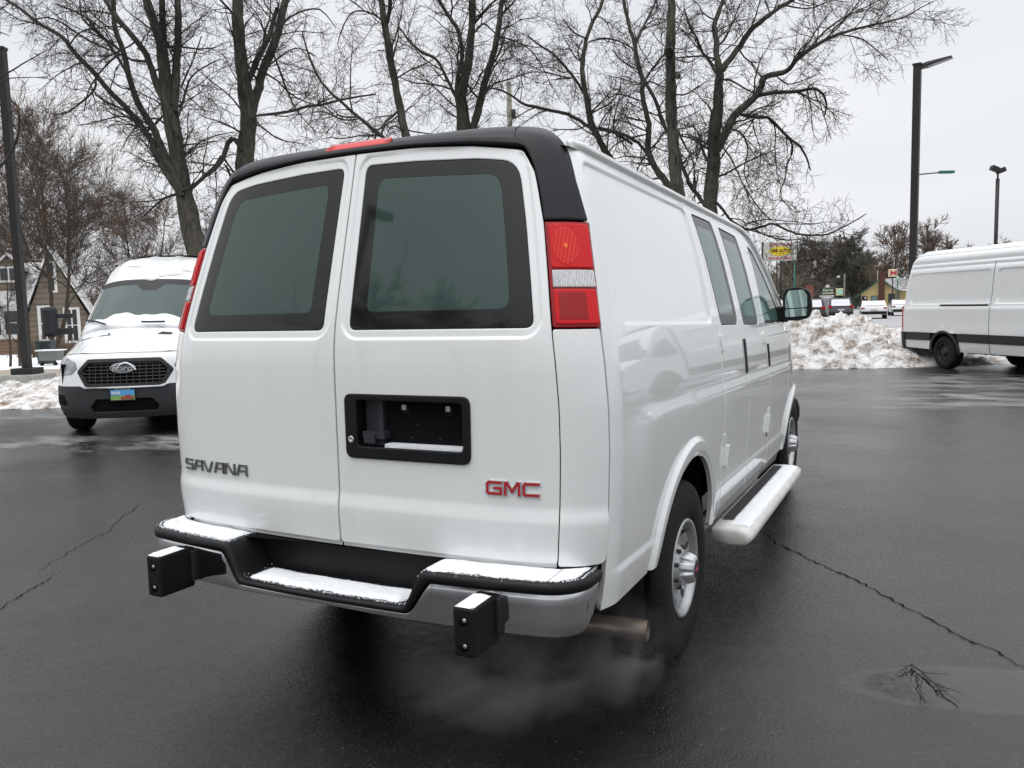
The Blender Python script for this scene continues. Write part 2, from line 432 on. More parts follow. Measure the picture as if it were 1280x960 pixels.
van = thing('cargo_van', 'white cargo van seen from behind, black roof cap, snow on its step bumper', 'van')
AC = [(YR+.03, .40), (YR+3.43, .40)]   # wheel arch centres (y, z)
AR = .485
def arch_pts(c, r, a0, a1, n=28): return [(c[0]+r*math.cos(rad(a)), c[1]+r*math.sin(rad(a))) for a in np.linspace(a0, a1, n)]

# --- side surface relief
def rrect_sdf(P, x0, x1, y0_, y1, r):
    cx, cy, hx, hy = (x0+x1)/2, (y0_+y1)/2, (x1-x0)/2, (y1-y0_)/2
    qx = np.abs(P[:, 0]-cx)-hx+r; qy = np.abs(P[:, 1]-cy)-hy+r
    return np.hypot(np.maximum(qx, 0), np.maximum(qy, 0))+np.minimum(np.maximum(qx, qy), 0)-r
def side_relief(P):
    s, z = np.abs(P[:, 0]), P[:, 1]; y = s-S0+.25+y0z(z); Q = np.stack([y, z], 1)
    d = np.zeros(len(P))
    # shoulder crease
    d += .012*sstep((1.185-z)/.085)*sstep((y-.26)/.34)*(1-.85*sstep((1.10-z)/.40))
    
    # lower crease
    for c in AC: pass
    rr0 = np.minimum(np.hypot(y-AC[0][0], z-AC[0][1]), np.hypot(y-AC[1][0], z-AC[1][1]))
    d += .009*sstep((.655-z)/.03)*sstep((y-.2)/.1)*sstep((rr0-.57)/.03)
    # pressed upper panel
    d -= .011*sstep(-(rrect_sdf(Q, .36, 1.745, 1.462, 2.035, .05))/.016)
    # wheel arch flares
    for c in AC:
        r = np.hypot(y-c[0], z-c[1]); m = 1.0
        d += .021*sstep((.572-r)/.026)*m*(1-.35*sstep((.512-r)/.025))
    return d
def crease_pts(y0_, y1, zs, dy=.05):
    out_ = []
    for z in zs:
        for y in np.arange(y0_, y1, dy*.5): out_.append((s_of(y, z), z))
    return out_
def arch_extra(c):
    o = []
    for r in (.495, .503, .512, .525, .538, .546, .553, .560, .567, .575):
        for a in np.arange(-6, 190, 2.2): o.append((c[0]+r*math.cos(rad(a)), c[1]+r*math.sin(rad(a))))
    return [(s_of(y, z), z) for y, z in o]
rec_ex = []
for e_ in (-.003, .001, .004, .007, .010, .013, .016, .020):
    rr_ = rounded([(.36+e_, 1.462+e_), (1.745-e_, 1.462+e_), (1.745-e_, 2.035-e_), (.36+e_, 2.035-e_)], .05, 5)
    rec_ex += [(s_of(y, z), z) for y, z in resample(rr_, .012)]
zc = (1.20, 1.185, 1.17, 1.155, 1.14, 1.125, 1.11, 1.095, .665, .655, .647, .639, .631, .622)

TOPZ = 2.082
sideparts = []
def side_set(sd):
    mm = (lambda p: p) if sd > 0 else mir
    ex0 = rec_ex+arch_extra(AC[0])+crease_pts(.2, 1.9, zc)
    # rear quarter
    c = AC[0]
    left = [(1.012, .51), (1.012, 1.0), (1.014, 1.44), (1.014, 1.805), (.992, 1.812), (.985, 1.95), (.982, TOPZ)]
    seamA = [(1.79, TOPZ), (1.79, 2.02), (1.885, 1.455), (1.83, 1.33), (1.845, .86), (1.845, .46)]
    a0 = math.degrees(math.asin((.46-c[1])/AR)); a1 = 180-math.degrees(math.asin((.525-c[1])/AR))
    lower = [(c[0]+AR*math.cos(rad(a)), c[1]+AR*math.sin(rad(a))) for a in np.linspace(a0, a1, 36)]
    o = left+[(s_of(y, z), z) for y, z in resample_open(seamA, .05)]+[(s_of(y, z), z) for y, z in lower]
    q = panel('quarter_panel', mm(o), VR, M['paint'], van, step=.035, dfn=side_relief, ret=.02, extra=mm(ex0), flip=False)
    # side door, rear leaf / front leaf, front door
    def door(name, ol, win, rr, ex, front=False, lab=None):
        hole = rounded(win, rr)
        hs_ = [sz(hole, .03)]
        o = panel(name, mm(sz(ol, .05)), VR, M['paint'], van, holes=[mm(h) for h in hs_], step=.04, dfn=side_relief, ret=.02, extra=mm(ex), hret=.02)
        gl = inset(hole, .005)
        inn = rounded(inset(win, .055 if not front else .02), [r*.8 for r in rr] if hasattr(rr, '__len__') else rr*.8)
        panel('window_border', mm(sz(gl, .03)), VR, M['sfrit'] if not front else M['seal'], o, holes=[mm(sz(inn, .03))], step=.05, off=-.006, ret=.004, bev=.001)
        panel('window_glass', mm(sz(inset(inn, .0005), .03)), VR, M['sglass'], o, step=.05, off=-.0065, ret=.004, bev=0)
        return o
    g = .008
    for ln in (seamA, [(2.585+.004, .50), (2.53+.004, .9), (2.504, 1.2), (2.479, 1.45), (2.404, 2.03), (2.404, TOPZ)], [(3.339, .50), (3.294, .85), (3.219, 1.43), (3.204, 2.0), (3.204, TOPZ-.01)]):
        ln = resample_open(ln, .05); a_ = [(s_of(y-.009+(.004 if ln[-1][1] < 1 else 0), z), z) for y, z in ln]; b_ = [(s_of(y+.011, z), z) for y, z in ln]
        panel('door_seam', mm(a_+b_[::-1]), VR, M['seam'], van, step=.05, off=-.005, ret=0, bev=0, dfn=side_relief)
    dA = [(1.79+g, TOPZ), (1.79+g, 2.02), (1.885+g, 1.455), (1.83+g, 1.33), (1.845+g, .86), (1.845+g, .50), (2.585, .50), (2.53, .9), (2.50, 1.2), (2.475, 1.45), (2.40, 2.03), (2.40, TOPZ)]
    A = door('side_door', dA, [(1.845, 2.025), (2.315, 2.03), (2.405, 1.455), (1.935, 1.455)], .045, crease_pts(1.87, 2.58, zc, .06))
    dB = [(2.40+g, TOPZ), (2.40+g, 2.03), (2.475+g, 1.45), (2.50+g, 1.2), (2.53+g, .9), (2.585+g, .50), (3.335, .50), (3.29, .85), (3.215, 1.43), (3.20, 2.0), (3.2, TOPZ-.01)]
    B = door('side_door', dB, [(2.465, 2.02), (2.975, 2.01), (3.075, 1.45), (2.545, 1.455)], .045, crease_pts(2.55, 3.3, zc, .06))
    dC = [(3.2+g, TOPZ-.01), (3.2+g, 2.0), (3.215+g, 1.43), (3.29+g, .85), (3.335+g, .50), (4.10, .5), (4.115, .9), (4.13, 1.40), (4.10, 1.57), (3.80, 1.80), (3.55, 1.965), (3.40, 2.035)]
    C = door('front_door', dC, [(3.285, 1.985), (3.43, 1.955), (3.66, 1.80), (3.98, 1.565), (3.98, 1.462), (3.295, 1.462)], [.04, .08, .1, .03, .03, .04], crease_pts(3.3, 4.1, zc, .06), True)
    # front fender
    c = AC[1]; fr = arch_pts(c, AR, math.degrees(math.asin((.50-.4)/AR)), 180-math.degrees(math.asin((.5-.4)/AR)), 34)
    fe = [(4.136, 1.40), (4.4, 1.375), (4.7, 1.30), (5.0, 1.19), (5.16, 1.08), (5.18, .75)]+fr+[(4.106, .52), (4.121, .9)]
    panel('front_fender', mm(sz(fe, .06)), VR, M['paint'], van, step=.045, dfn=side_relief, ret=.02, extra=mm(arch_extra(c)))
    # sill between the wheels
    sl = [(1.70, .40), (4.12, .40), (4.12, .492), (1.70, .492)]
    panel('sill', mm(sz(sl, .06)), VR, M['paint'], van, step=.06, ret=.03, off=-.012)
    # corner post below the tail light
    cp = rounded([(.8395, .680), (.8395, 1.453), (1.006, 1.453), (1.006, .680)], [.01, .01, .01, .03])
    panel('corner_panel', mm(cp), VR, M['paint'], van, step=.02, ret=.015, dfn=rear_relief)
    # tail light
    base = rounded([(.842, 1.459), (.842, 1.806), (1.008, 1.806), (1.010, 1.459)], .008)
    tl = panel('tail_light', mm(base), VR, M['lensd'], van, step=.02, off=.002, ret=.02)
    panel('upper_lens', mm(rounded([(.853, 1.650), (.853, 1.797), (1.000, 1.797), (1.001, 1.650)], .012)), VR, M['lensr'], tl, step=.012, off=.008, ret=.006)
    panel('bulb_lens', mm([(.905+.046*math.cos(a), 1.722+.062*math.sin(a)) for a in np.linspace(0, 2*math.pi, 33)[:-1]]), VR, M['lensb'], tl, step=.01, off=.0098, ret=.003, bev=.002)
    panel('bulb', mm([(.905+.006*math.cos(a), 1.722+.008*math.sin(a)) for a in np.linspace(0, 2*math.pi, 17)[:-1]]), VR, M['amber'], tl, step=.01, off=.0118, ret=.003, bev=0)
    panel('reverse_lens', mm(rounded([(.853, 1.587), (.853, 1.643), (1.001, 1.643), (1.002, 1.587)], .006)), VR, M['lensc'], tl, step=.008, off=.008, ret=.006)
    panel('lower_lens', mm(rounded([(.853, 1.468), (.853, 1.580), (1.002, 1.580), (1.003, 1.468)], .010)), VR, M['lensr'], tl, step=.02, off=.008, ret=.006)
    panel('reflector', mm(rounded([(.868, 1.483), (.868, 1.570), (.958, 1.570), (.960, 1.483)], .006)), VR, M['lensd'], tl, step=.02, off=.0095, ret=.002, bev=.001)
    # black pillar cap
    pc = rounded([(.842, 1.812), (.840, 1.90), (.832, 2.0), (.818, 2.06), (.79, 2.10), (.84, 2.16), (.92, 2.215), (.975, 2.17), (.985, 2.10), (.984, 1.95), (1.006, 1.812)], [.006, 0, 0, .02, .01, .02, .03, .03, .02, 0, .006])
    panel('pillar_cap', mm(pc), VR, M['cap'], van, step=.018, off=.006, ret=.022, bev=.008)
    # drip rail
    ys = np.concatenate([np.linspace(.36, 3.2, 40), [3.32, 3.42, 3.55, 3.7, 3.85, 4.0, 4.12]])
    zs = [TOPZ+.004]*40+[2.078, 2.052, 1.985, 1.885, 1.785, 1.675, 1.585]
    mb = MB()
    pts = [vp(s_of(y, z), z, .006) for y, z in zip(ys, zs)]
    if sd < 0: pts = [Vector((-p.x, p.y, p.z)) for p in pts]
    mb.tube(pts, .016, 8); mb.build('drip_rail', M['paint'], van)
    return A, B, C
def resample_open(pts, step):
    o = []
    for a, b in zip(pts[:-1], pts[1:]):
        a = np.array(a); b = np.array(b); k = max(1, int(math.ceil(np.linalg.norm(b-a)/step)))
        for j in range(k): o.append(tuple(a+(b-a)*j/k))
    o.append(tuple(pts[-1])); return o
def rear_relief(P):
    s, z = np.abs(P[:, 0]), P[:, 1]
    d = .010*sstep((.880-z)/.065)*(1-.5*sstep((.80-z)/.12))      # step low on the doors
    Q = np.stack([s, z], 1)
    ws = rrect_sdf(Q, .048, .788, 1.447, 2.075, .05)
    d -= .007*(1-sstep((ws-.012)/.014))*(z > 1.38)
    return d

doorsR = side_set(1); doorsL = side_set(-1)

# --- rear doors
WIN = [(.058, 1.459), (.058, 2.062), (.30, 2.058), (.60, 2.044), (.772, 2.024), (.780, 1.459)]
WR = [.03, .035, 0, 0, .075, .035]
WIN2 = [(.130, 1.525), (.132, 2.006), (.688, 1.984), (.698, 1.525)]
for sd in (1, -1):
    mm = (lambda p: p) if sd > 0 else mir
    ol = rounded([(.0035, .690), (.0035, 2.107), (.30, 2.103), (.60, 2.089), (.800, 2.063), (.829, 1.98), (.838, 1.80), (.836, 1.45), (.836, .690)],
                 [.012, .004, 0, .0, .03, .03, 0, 0, .012])
    holes = [rounded(WIN, WR)]
    if sd > 0: holes.append(rounded([(.058, 1.018), (.058, 1.222), (.522, 1.225), (.522, 1.014)], .02))
    ex = [(a, b) for b in (.888, .879, .870, .861, .852, .843, .834, .825, .816, .807) for a in np.arange(.02, .83, .02)]
    ex += [(a, b-.049*a**2-.02*a**6) for b in (2.103, 2.097, 2.091, 2.085, 2.079) for a in np.arange(.012, .80, .02)]
    ex += [(a, b) for b in np.arange(1.345, 1.52, .012) for a in np.arange(.012, .83, .024) if b < 1.412 or a > .82]
    for e_ in (.009, .012, .015, .018, .021, .024, .028): ex += resample(inset(rounded([(.048, 1.447), (.048, 2.075), (.788, 2.075), (.788, 1.447)], .05), -e_+.0), .011)
    d = panel('rear_door', mm(ol), VR, M['paint'], van, holes=[mm(h) for h in holes], step=.035, ret=.02, dfn=rear_relief, extra=mm(ex), hret=.03)
    w1 = inset(rounded(WIN, WR), .004)
    inn = rounded(WIN2, [.03, .04, .06, .04])
    panel('window_border', mm(w1), VR, M['frit'], d, holes=[mm(inn)], step=.05, off=-.010, ret=.004, bev=.0015)
    panel('window_glass', mm(inn), VR, M['glass'], d, step=.04, off=-.0103, ret=.004, bev=0)
    panel('window_seal', mm(inset(rounded(WIN, WR), -.001)), VR, M['seal'], d, holes=[mm(inset(rounded(WIN, WR), .006))], step=.05, off=-.012, ret=.006, bev=0)
    # inner flange seen as a thin second line along the bottom
    panel('door_flange', mm([(.004, .672), (.004, .688), (.834, .688), (.834, .672)]), VR, M['paint'], van, step=.04, off=-.010, ret=.01, bev=.001)
    if sd > 0: rdoor = d
    else: ldoor = d

# plate recess with the door handle
def blk(mb, s0, s1, z0, z1, d0, d1, n=6):
    """block lying on the rear surface between offsets d0 (inner) and d1 (outer)"""
    ss = np.linspace(s0, s1, n+1); vs = []
    for d in (d0, d1):
        for z in (z0, z1):
            for s in ss: vs.append(vp(s, z, d))
    K = n+1; fs = []
    for i in range(n):
        a, b, c, e = i, K+i, 2*K+i, 3*K+i
        fs += [(a, a+1, b+1, b), (c, e, e+1, c+1), (a, c, c+1, a+1), (b, b+1, e+1, e)]
    fs += [(0, K, 3*K, 2*K), (n, 2*K+n, 3*K+n, K+n)]
    mb.add(vs, fs)
hp_o = rounded([(.044, 1.004), (.044, 1.234), (.540, 1.234), (.536, 1.004)], .03)
hp_i = rounded([(.094, 1.046), (.094, 1.212), (.512, 1.212), (.510, 1.046)], .018)
panel('plate_recess', hp_o, VR, M['bplast'], rdoor, holes=[hp_i], step=.02, off=.010, ret=.02, hret=.06, bev=.006)
mb = MB(); blk(mb, .085, .52, 1.03, 1.22, -.055, -.05); mb.build('recess_back', M['recess'], rdoor)
mb = MB(); blk(mb, .105, .165, 1.046, 1.212, -.05, -.038); blk(mb, .165, .185, 1.05, 1.21, -.05, -.025)
blk(mb, .11, .20, 1.075, 1.10, -.05, -.005); blk(mb, .12, .165, 1.06, 1.092, -.05, .004); mb.build('door_handle', M['recess'], rdoor)
mb = MB()
p0 = vp(.074, 1.072, .014); mb.lathe([(0, .012), (.003, .012), (.003, .006), (.0, .005), (.0, .0001)], 20, 'y', p0, sgn=-1); mb.build('lock', M['capm'], rdoor)
for sx_ in (.262, .435):
    mb = MB(); blk(mb, sx_-.008, sx_+.008, 1.176, 1.194, -.05, -.040, 1); mb.build('plate_clip', M['capm'], rdoor)
    mb = MB(); p1 = vp(sx_, 1.18, -.05); mb.lathe([(0, .018), (.006, .018), (.006, .0001)], 20, 'y', p1, sgn=-1); mb.build('clip_seat', M['bplast'], rdoor)
for sx_, zz in ((.315, 1.125), (.29, 1.078), (.40, 1.078)):
    mb = MB(); p1 = vp(sx_, zz, -.05); mb.lathe([(0, .006), (.008, .005), (.008, .0001)], 12, 'y', p1, sgn=-1); mb.build('stud', M['bplast'], rdoor)
mb = MB(); blk(mb, .20, .505, 1.046, 1.058, -.048, -.006, 10); mb.build('snow_on_plate_ledge', M['snow'], rdoor)

# lettering
def letters(name, word, s0, s1, z0, z1, material, parent, th, d0, d1, grow=0., slant=0.):
    G = {'G': [[(1, 1), (.12, 1), (0, .85), (0, .15), (.12, 0), (1, 0), (1, .5), (.55, .5)]],
         'M': [[(0, 0), (0, 1), (.12, 1), (.5, .25), (.88, 1), (1, 1), (1, 0)]],
         'C': [[(1, 1), (.12, 1), (0, .85), (0, .15), (.12, 0), (1, 0)]],
         'S': [[(1, 1), (.08, 1), (0, .9), (0, .58), (.08, .5), (.92, .5), (1, .42), (1, .1), (.92, 0), (0, 0)]],
         'A': [[(0, 0), (.28, 1), (1, 1), (1, 0)], [(.16, .42), (1, .42)]],
         'V': [[(0, 1), (.38, 0), (.62, 0), (1, 1)]],
         'N': [[(0, 0), (0, 1), (.2, 1), (.8, 0), (1, 0), (1, 1)]]}
    n = len(word); pitch = (s1-s0)/n; gap = pitch*.10; mb = MB(); h = z1-z0
    for i, c in enumerate(word):
        a = s0+i*pitch+gap/2+th/2; w = pitch-gap-th
        for pl in G[c]:
            pts = [(a+x*w+slant*(y-.5), z0+th/2+y*(h-th)) for x, y in pl]
            for k_, ((x1, y1), (x2, y2)) in enumerate(zip(pts[:-1], pts[1:])):
                L = math.hypot(x2-x1, y2-y1); ux, uy = (x2-x1)/L, (y2-y1)/L; t = th/2+grow
                e = t if True else 0
                q = [(x1-ux*e-uy*t, y1-uy*e+ux*t), (x2+ux*e-uy*t, y2+uy*e+ux*t), (x2+ux*e+uy*t, y2+uy*e-ux*t), (x1-ux*e+uy*t, y1-uy*e-ux*t)]
                dd = d1+k_*.00012+i*.00003
                b0 = [vp(x, y, d0) for x, y in q]; b1 = [vp(x, y, dd) for x, y in inset(q, .0006)]
                mb.add(b0+b1, [(4, 5, 6, 7), (0, 4, 7, 3), (1, 5, 4, 0), (2, 6, 5, 1), (3, 7, 6, 2)])
    return mb.build(name, material, parent)
letters('emblem_border', 'GMC', .588, .776, .911, .957, M['silver'], rdoor, .0092, 0, .006, grow=.0027)
letters('emblem_letters', 'GMC', .588, .776, .911, .957, M['bred'], rdoor, .0092, .005, .0078)
letters('name_letters', 'SAVANA', -.825, -.440, .895, .940, M['chromeb'], ldoor, .0076, 0, .007)

# roof rear cap with the high brake light
cap = rounded([(-.786, 2.104), (-.808, 2.072), (-.60, 2.095), (-.30, 2.111), (0, 2.1135), (.30, 2.111), (.60, 2.095), (.808, 2.072), (.786, 2.104), (.815, 2.16), (.90, 2.225), (.6, 2.235), (0, 2.24), (-.6, 2.235), (-.90, 2.225), (-.815, 2.16)], 0)
cap = [(-.815, 2.071), (-.60, 2.095), (-.30, 2.1105), (0, 2.1135), (.30, 2.1105), (.60, 2.095), (.815, 2.071), (.795, 2.103), (.835, 2.16), (.905, 2.225), (.6, 2.235), (0, 2.24), (-.6, 2.235), (-.905, 2.225), (-.835, 2.16), (-.795, 2.103)]
ex = [(a, b) for b in (2.119, 2.125, 2.131, 2.137, 2.143) for a in np.arange(-.76, .77, .02)]
ex = [(a, b-.055*abs(a)**2.6) for a, b in ex]
rc = panel('roof_cap', cap, VR, M['cap'], van, step=.025, off=.006, ret=.03, bev=.005)
lip = [(-.80, 2.074), (-.60, 2.0955), (-.30, 2.1108), (0, 2.1138), (.30, 2.1108), (.60, 2.0955), (.80, 2.074)]
panel('cap_lip', resample_open(lip, .05)+resample_open([(a*.985, b+.024) for a, b in lip], .05)[::-1], VR, M['cap'], rc, step=.02, off=.0125, ret=.008, bev=.004)
br_ = rounded([(-.190, 2.128), (-.190, 2.172), (.190, 2.172), (.190, 2.128)], .012)
bl = panel('brake_light', br_, VR, M['lensr'], van, step=.015, off=.0135, ret=.012, bev=.003)
for a in (-.172, .172):
    panel('brake_light_end', [(a+.014*math.cos(t), 2.150+.014*math.sin(t)) for t in np.linspace(0, 2*math.pi, 17)[:-1]], VR, M['lensd'], bl, step=.01, off=.0150, ret=.002, bev=0)

# roof
mb = MB()
def roof_f(u, y):
    if y <= 3.35: zg = TOPZ+.0; x = .805
    else: zg = TOPZ-.02-.15*(y-3.35); x = .80
    fr = np.clip((y-.30)/.25, 0, 1)
    return (u*x, y, zg+.070*(1-abs(u)**2.6)*(.93+.07*fr)-BP*(y-YR)-.012)
mb.grid(roof_f, np.linspace(-1, 1, 25), np.concatenate([[.315, .33, .36, .4], np.linspace(.5, 3.35, 30), [3.45, 3.5]])); mb.build('roof', M['paint'], van)
# windscreen, bonnet, nose (seen only from the side)
mb = MB()
def ws_f(u, v):
    z = 1.98-v*.46; y = 3.50+v*.66+.10*(1-u*u)*(.5+v); x = (.76+.13*v)*u
    return (x, y, z+.03*(1-u*u)*(1-v)-BP*(y-YR))
mb.grid(ws_f, np.linspace(-1, 1, 17), np.linspace(0, 1, 9)); mb.build('windscreen', M['glass'], van)
mb = MB()
def bo_f(u, v):
    y = 4.16+v*.98+.09*(1-u*u); wx = float(VR(np.array([[s_of(y if y < 5.2 else 5.2, 1.3), 1.3]]))[0, 0])-.01
    z = 1.40+.09*(1-u*u)-.30*v**1.7
    return (u*wx, y, z-BP*(y-YR))
mb.grid(bo_f, np.linspace(-1, 1, 17), np.linspace(0, 1, 13)); mb.build('bonnet', M['paint'], van)
mb = MB()
def no_f(u, v):
    y = 5.14+.09*(1-u*u)+.10*math.sin(v*math.pi*.5); z = 1.11+.08*(1-u*u)*(1-v)-.50*v
    return (u*.80, y, z-BP*(y-YR))
mb.grid(no_f, np.linspace(-1, 1, 13), np.linspace(0, 1, 8)); mb.build('grille', M['bplast'], van)
mb = MB()
pts = [(-.93, 5.02, .68), (-.92, 5.18, .68), (-.82, 5.33, .68), (-.4, 5.40, .68), (.4, 5.40, .68), (.82, 5.33, .68), (.92, 5.18, .68), (.93, 5.02, .68)]
mb.tube([(a, b, c-BP*(b-YR)) for a, b, c in pts], .125, 10, up=(0, 0, 1), flat=.4); mb.build('front_bumper', M['bplast'], van)

# inner body (dark, closes the gaps) and underbody
mb = MB()
def inner(P, off):
    X = VR(P); return X
def ib(s, z):
    z = min(z, float(np.interp(abs(s)-S0+.25, [3.2, 4.1], [2.06, 1.33])))
    p = vp(s, z, 0); q = Vector((p.x*.955, p.y+ (.045 if abs(s) < 1.2 else 0), p.z)); return q
mb.grid(ib, np.linspace(-4.9, 4.9, 120), np.concatenate([np.linspace(1.0, 2.06, 14)])); 
mb.grid(ib, np.linspace(-1.25, 1.25, 60), np.linspace(.55, 1.0, 6)); mb.build('inner_shell', M['dark'], van, fix=False)
mb = MB()
for y0_, y1 in ((.12, YR-.50), (YR+.52, YR+2.93), (YR+3.96, 5.1)):
    mb.box(-.86, .86, max(y0_, .35), y1, .52, 1.02)
mb.box(-.58, .58, .35, 5.0, .50, 1.02); mb.box(-.80, .80, YR-.06, YR+.06, .30, .44)
mb.build('underbody', M['dark'], van)
for c in AC:
    for sd in (1, -1):
        mb = MB()
        pr = arch_pts((c[0], c[1]-.0), AR+.02, -12, 192, 24)
        xs = (.93, .80, .60)
        mb.grid(lambda u, v: (sd*u, pr[int(v)][0], pr[int(v)][1]-BP*(pr[int(v)][0]-YR)), xs, range(24)); mb.build('wheel_well', M['bplast'], van)

# rear step bumper
def bumper_plan(k):
    """half bumper plan curve k in 0..1 -> (x, y), outer face"""
    x = 1.0*math.sin(k*math.pi/2); 
    return x
def bc(a, off=0.):
    """a: signed arc parameter; returns position and normal of the outer face"""
    L0 = .84; R_ = .115
    A = abs(a); sg = 1 if a >= 0 else -1
    if A <= L0: x = A; y = -.13+.075*(A/.9)**2; n = (.1667*(A/.9)/.9*.9, -1)
    elif A <= L0+R_*1.45:
        t = (A-L0)/(R_*1.45); th = t*math.pi/2*.97+.15*(1-t)
        x = L0+R_*1.12*math.sin(th)-R_*1.12*math.sin(.15); y = -.13+.075*(L0/.9)**2+R_*1.2*(1-math.cos(th)); n = (math.sin(th), -math.cos(th))
    else:
        th = math.pi/2*.97; x = L0+R_*1.12*math.sin(th)-R_*1.12*math.sin(.15)+.0; y = -.13+.075*(L0/.9)**2+R_*1.2*(1-math.cos(th))+(A-L0-R_*1.45); n = (1, -.05)
    l = math.hypot(*n); n = (n[0]/l, n[1]/l)
    return sg*(x+n[0]*off), y+n[1]*off
AEND = 1.09
def chrome_top(A):
    A = abs(A)
    return .521+.112*float(sstep(np.array((A-.362)/.100)))*1.0
def chrome_bot(A):
    A = abs(A); return .490+.02*max(0, 1-A/.4)*.6+(.09*max(0, (A-.97)/.12)**2)
AA = np.unique(np.round(np.concatenate([np.linspace(-AEND, AEND, 100), np.linspace(.34, .48, 16), -np.linspace(.34, .48, 16)]), 4))
mb = MB()
def ch_f(a, v):
    t, b = chrome_top(a), chrome_bot(a); h = t-b
    # bulging face that rolls under
    z = b+h*v if v >= 0 else b; off = 0
    if v < 0: off = v*.35; z = b-.004
    else: off = -.010*(1-math.sin(min(1, v/.25)*math.pi/2))*1.0-.006*max(0, (v-.85)/.15)
    if v > .999: pass
    x, y = bc(a, off); return (x, y, z-BP*(y-YR))
mb.grid(ch_f, AA, [-.15, -.05, 0, .06, .12, .2, .35, .5, .7, .85, .93, 1.0])
ch = mb.build('rear_bumper', M['chrome'], van, fix=False)
# black top pad: ridge following the top of the chrome then flat deck to the body
mb = MB()
def pad_top(A):
    A = abs(A); return .541+.128*float(sstep(np.array((A-.352)/.085)))
def pad_f(a, v):
    t, p = chrome_top(a), pad_top(a)
    prof = [(0, -.004), (.004, 0), (.010, .003), (.012, .5), (.010, .86), (.0, .97), (-.014, 1.0), (-.05, 1.0), (-.10, 1.0), (-.165, 1.0)]
    off, k = prof[int(v)]
    x, y = bc(a, off)
    if v >= 7:
        # deck runs straight forward (towards the van) rather than along the normal
        x0_, y0_ = bc(a, -.014); f = (v-6)/3.0; yt = .055 if abs(a) < .36 else .045
        A = abs(a)
        if A > .84: x = x0_+(.90-x0_)*f; y = y0_+(max(.09, y0_)-y0_)*f
        else: x = x0_; y = y0_+(yt-y0_)*f
    return (x, y, t+(p-t)*k-BP*(y-YR))
mb.grid(pad_f, AA, range(10))
mb.build('bumper_pad', M['bplast'], van, fix=False)
# dark wall between deck and body
mb = MB()
for s0_, s1_ in ((-.82, .82),):
    mb.grid(lambda a, z: (a, .052-.008*0+.05*(a/.9)**2*0, z-BP*(.05-YR)), np.linspace(-.43, .43, 12), np.linspace(.47, .70, 6))
for q_ in (1, -1): mb.grid(lambda a, z: (a*q_, .051, z-BP*(.05-YR)), np.linspace(.431, .90, 8), np.linspace(.47, .655, 5))
for sg in (1, -1):   # inner faces of the raised ends
    pass
mb.build('bumper_backing', M['bplast'], van, fix=False)
mb = MB(); mb.box(-.85, .85, -.04, .10, .495-BP*(0-YR), .51-BP*(0-YR)); mb.build('bumper_beam', M['dark'], van)
# number plate lamps groove line: thin grooves on the step
# snow on the bumper
def snow_slab(name, a0, a1, f0, f1, zfn, th, seed, parent):
    mb = MB(); rnd = random.Random(seed)
    na, nf = int((a1-a0)/.007), 16
    def fn(i, j):
        a = a0+(a1-a0)*i/na; f = f0+(f1-f0)*j/nf
        ea = min(i, na-i)/max(1, na)*(a1-a0); ef = min(j, nf-j)/nf*(f1-f0)
        wob = .012*noise.noise(Vector((a*14, f*9, seed)))+.010*noise.noise(Vector((a*60, f*30, seed)))+.007*noise.noise(Vector((a*170, f*30, seed)))
        if j in (0,): f += wob
        if j == nf: f += wob*1.2
        if i in (0, na): a += wob*1.4
        x, y = bc(a, 0); y2 = y-.0+f
        e = min(1, ea/.03)*min(1, ef/.022); h = th*math.sqrt(max(0, e))*(.75+.5*noise.noise(Vector((a*9, f*9, seed+3)))+.25*noise.noise(Vector((a*40, f*40, seed+5))))
        z = zfn(a)+max(h, 0)+(.0015 if e > 0 else -.002)
        return (x*(1 if abs(a) < .86 else .99), y2, z-BP*(y2-YR))
    mb.grid(fn, range(na+1), range(nf+1))
    for _ in range(420):
        a = rnd.uniform(a0-.02, a1+.02); f = f0-abs(rnd.gauss(0, .009)) if rnd.random() < .8 else f1+abs(rnd.gauss(0, .006)); f = max(f, -.004)
        if rnd.random() < .15: a = a0-abs(rnd.gauss(0, .01)) if rnd.random() < .5 else a1+abs(rnd.gauss(0, .01)); f = rnd.uniform(f0, f1)
        x, y = bc(a, 0); y2 = y+f; r = rnd.uniform(.0008, .0024); z = zfn(a)-BP*(y2-YR)-(.004 if f < .008 else 0)
        mb.add([(x-r, y2-r, z), (x+r, y2-r*.6, z), (x+r*.3, y2+r, z), (x, y2, z+r*1.6)], [(0, 1, 3), (1, 2, 3), (2, 0, 3)])
    return mb.build(name, M['snow'], parent, fix=False)
snow_slab('snow_on_bumper', .425, .955, .018, .150, pad_top, .008, 1, van)
snow_slab('snow_on_bumper', -.955, -.455, .022, .150, pad_top, .008, 2, van)
snow_slab('snow_on_bumper', -.350, .330, .026, .150, pad_top, .011, 3, van)
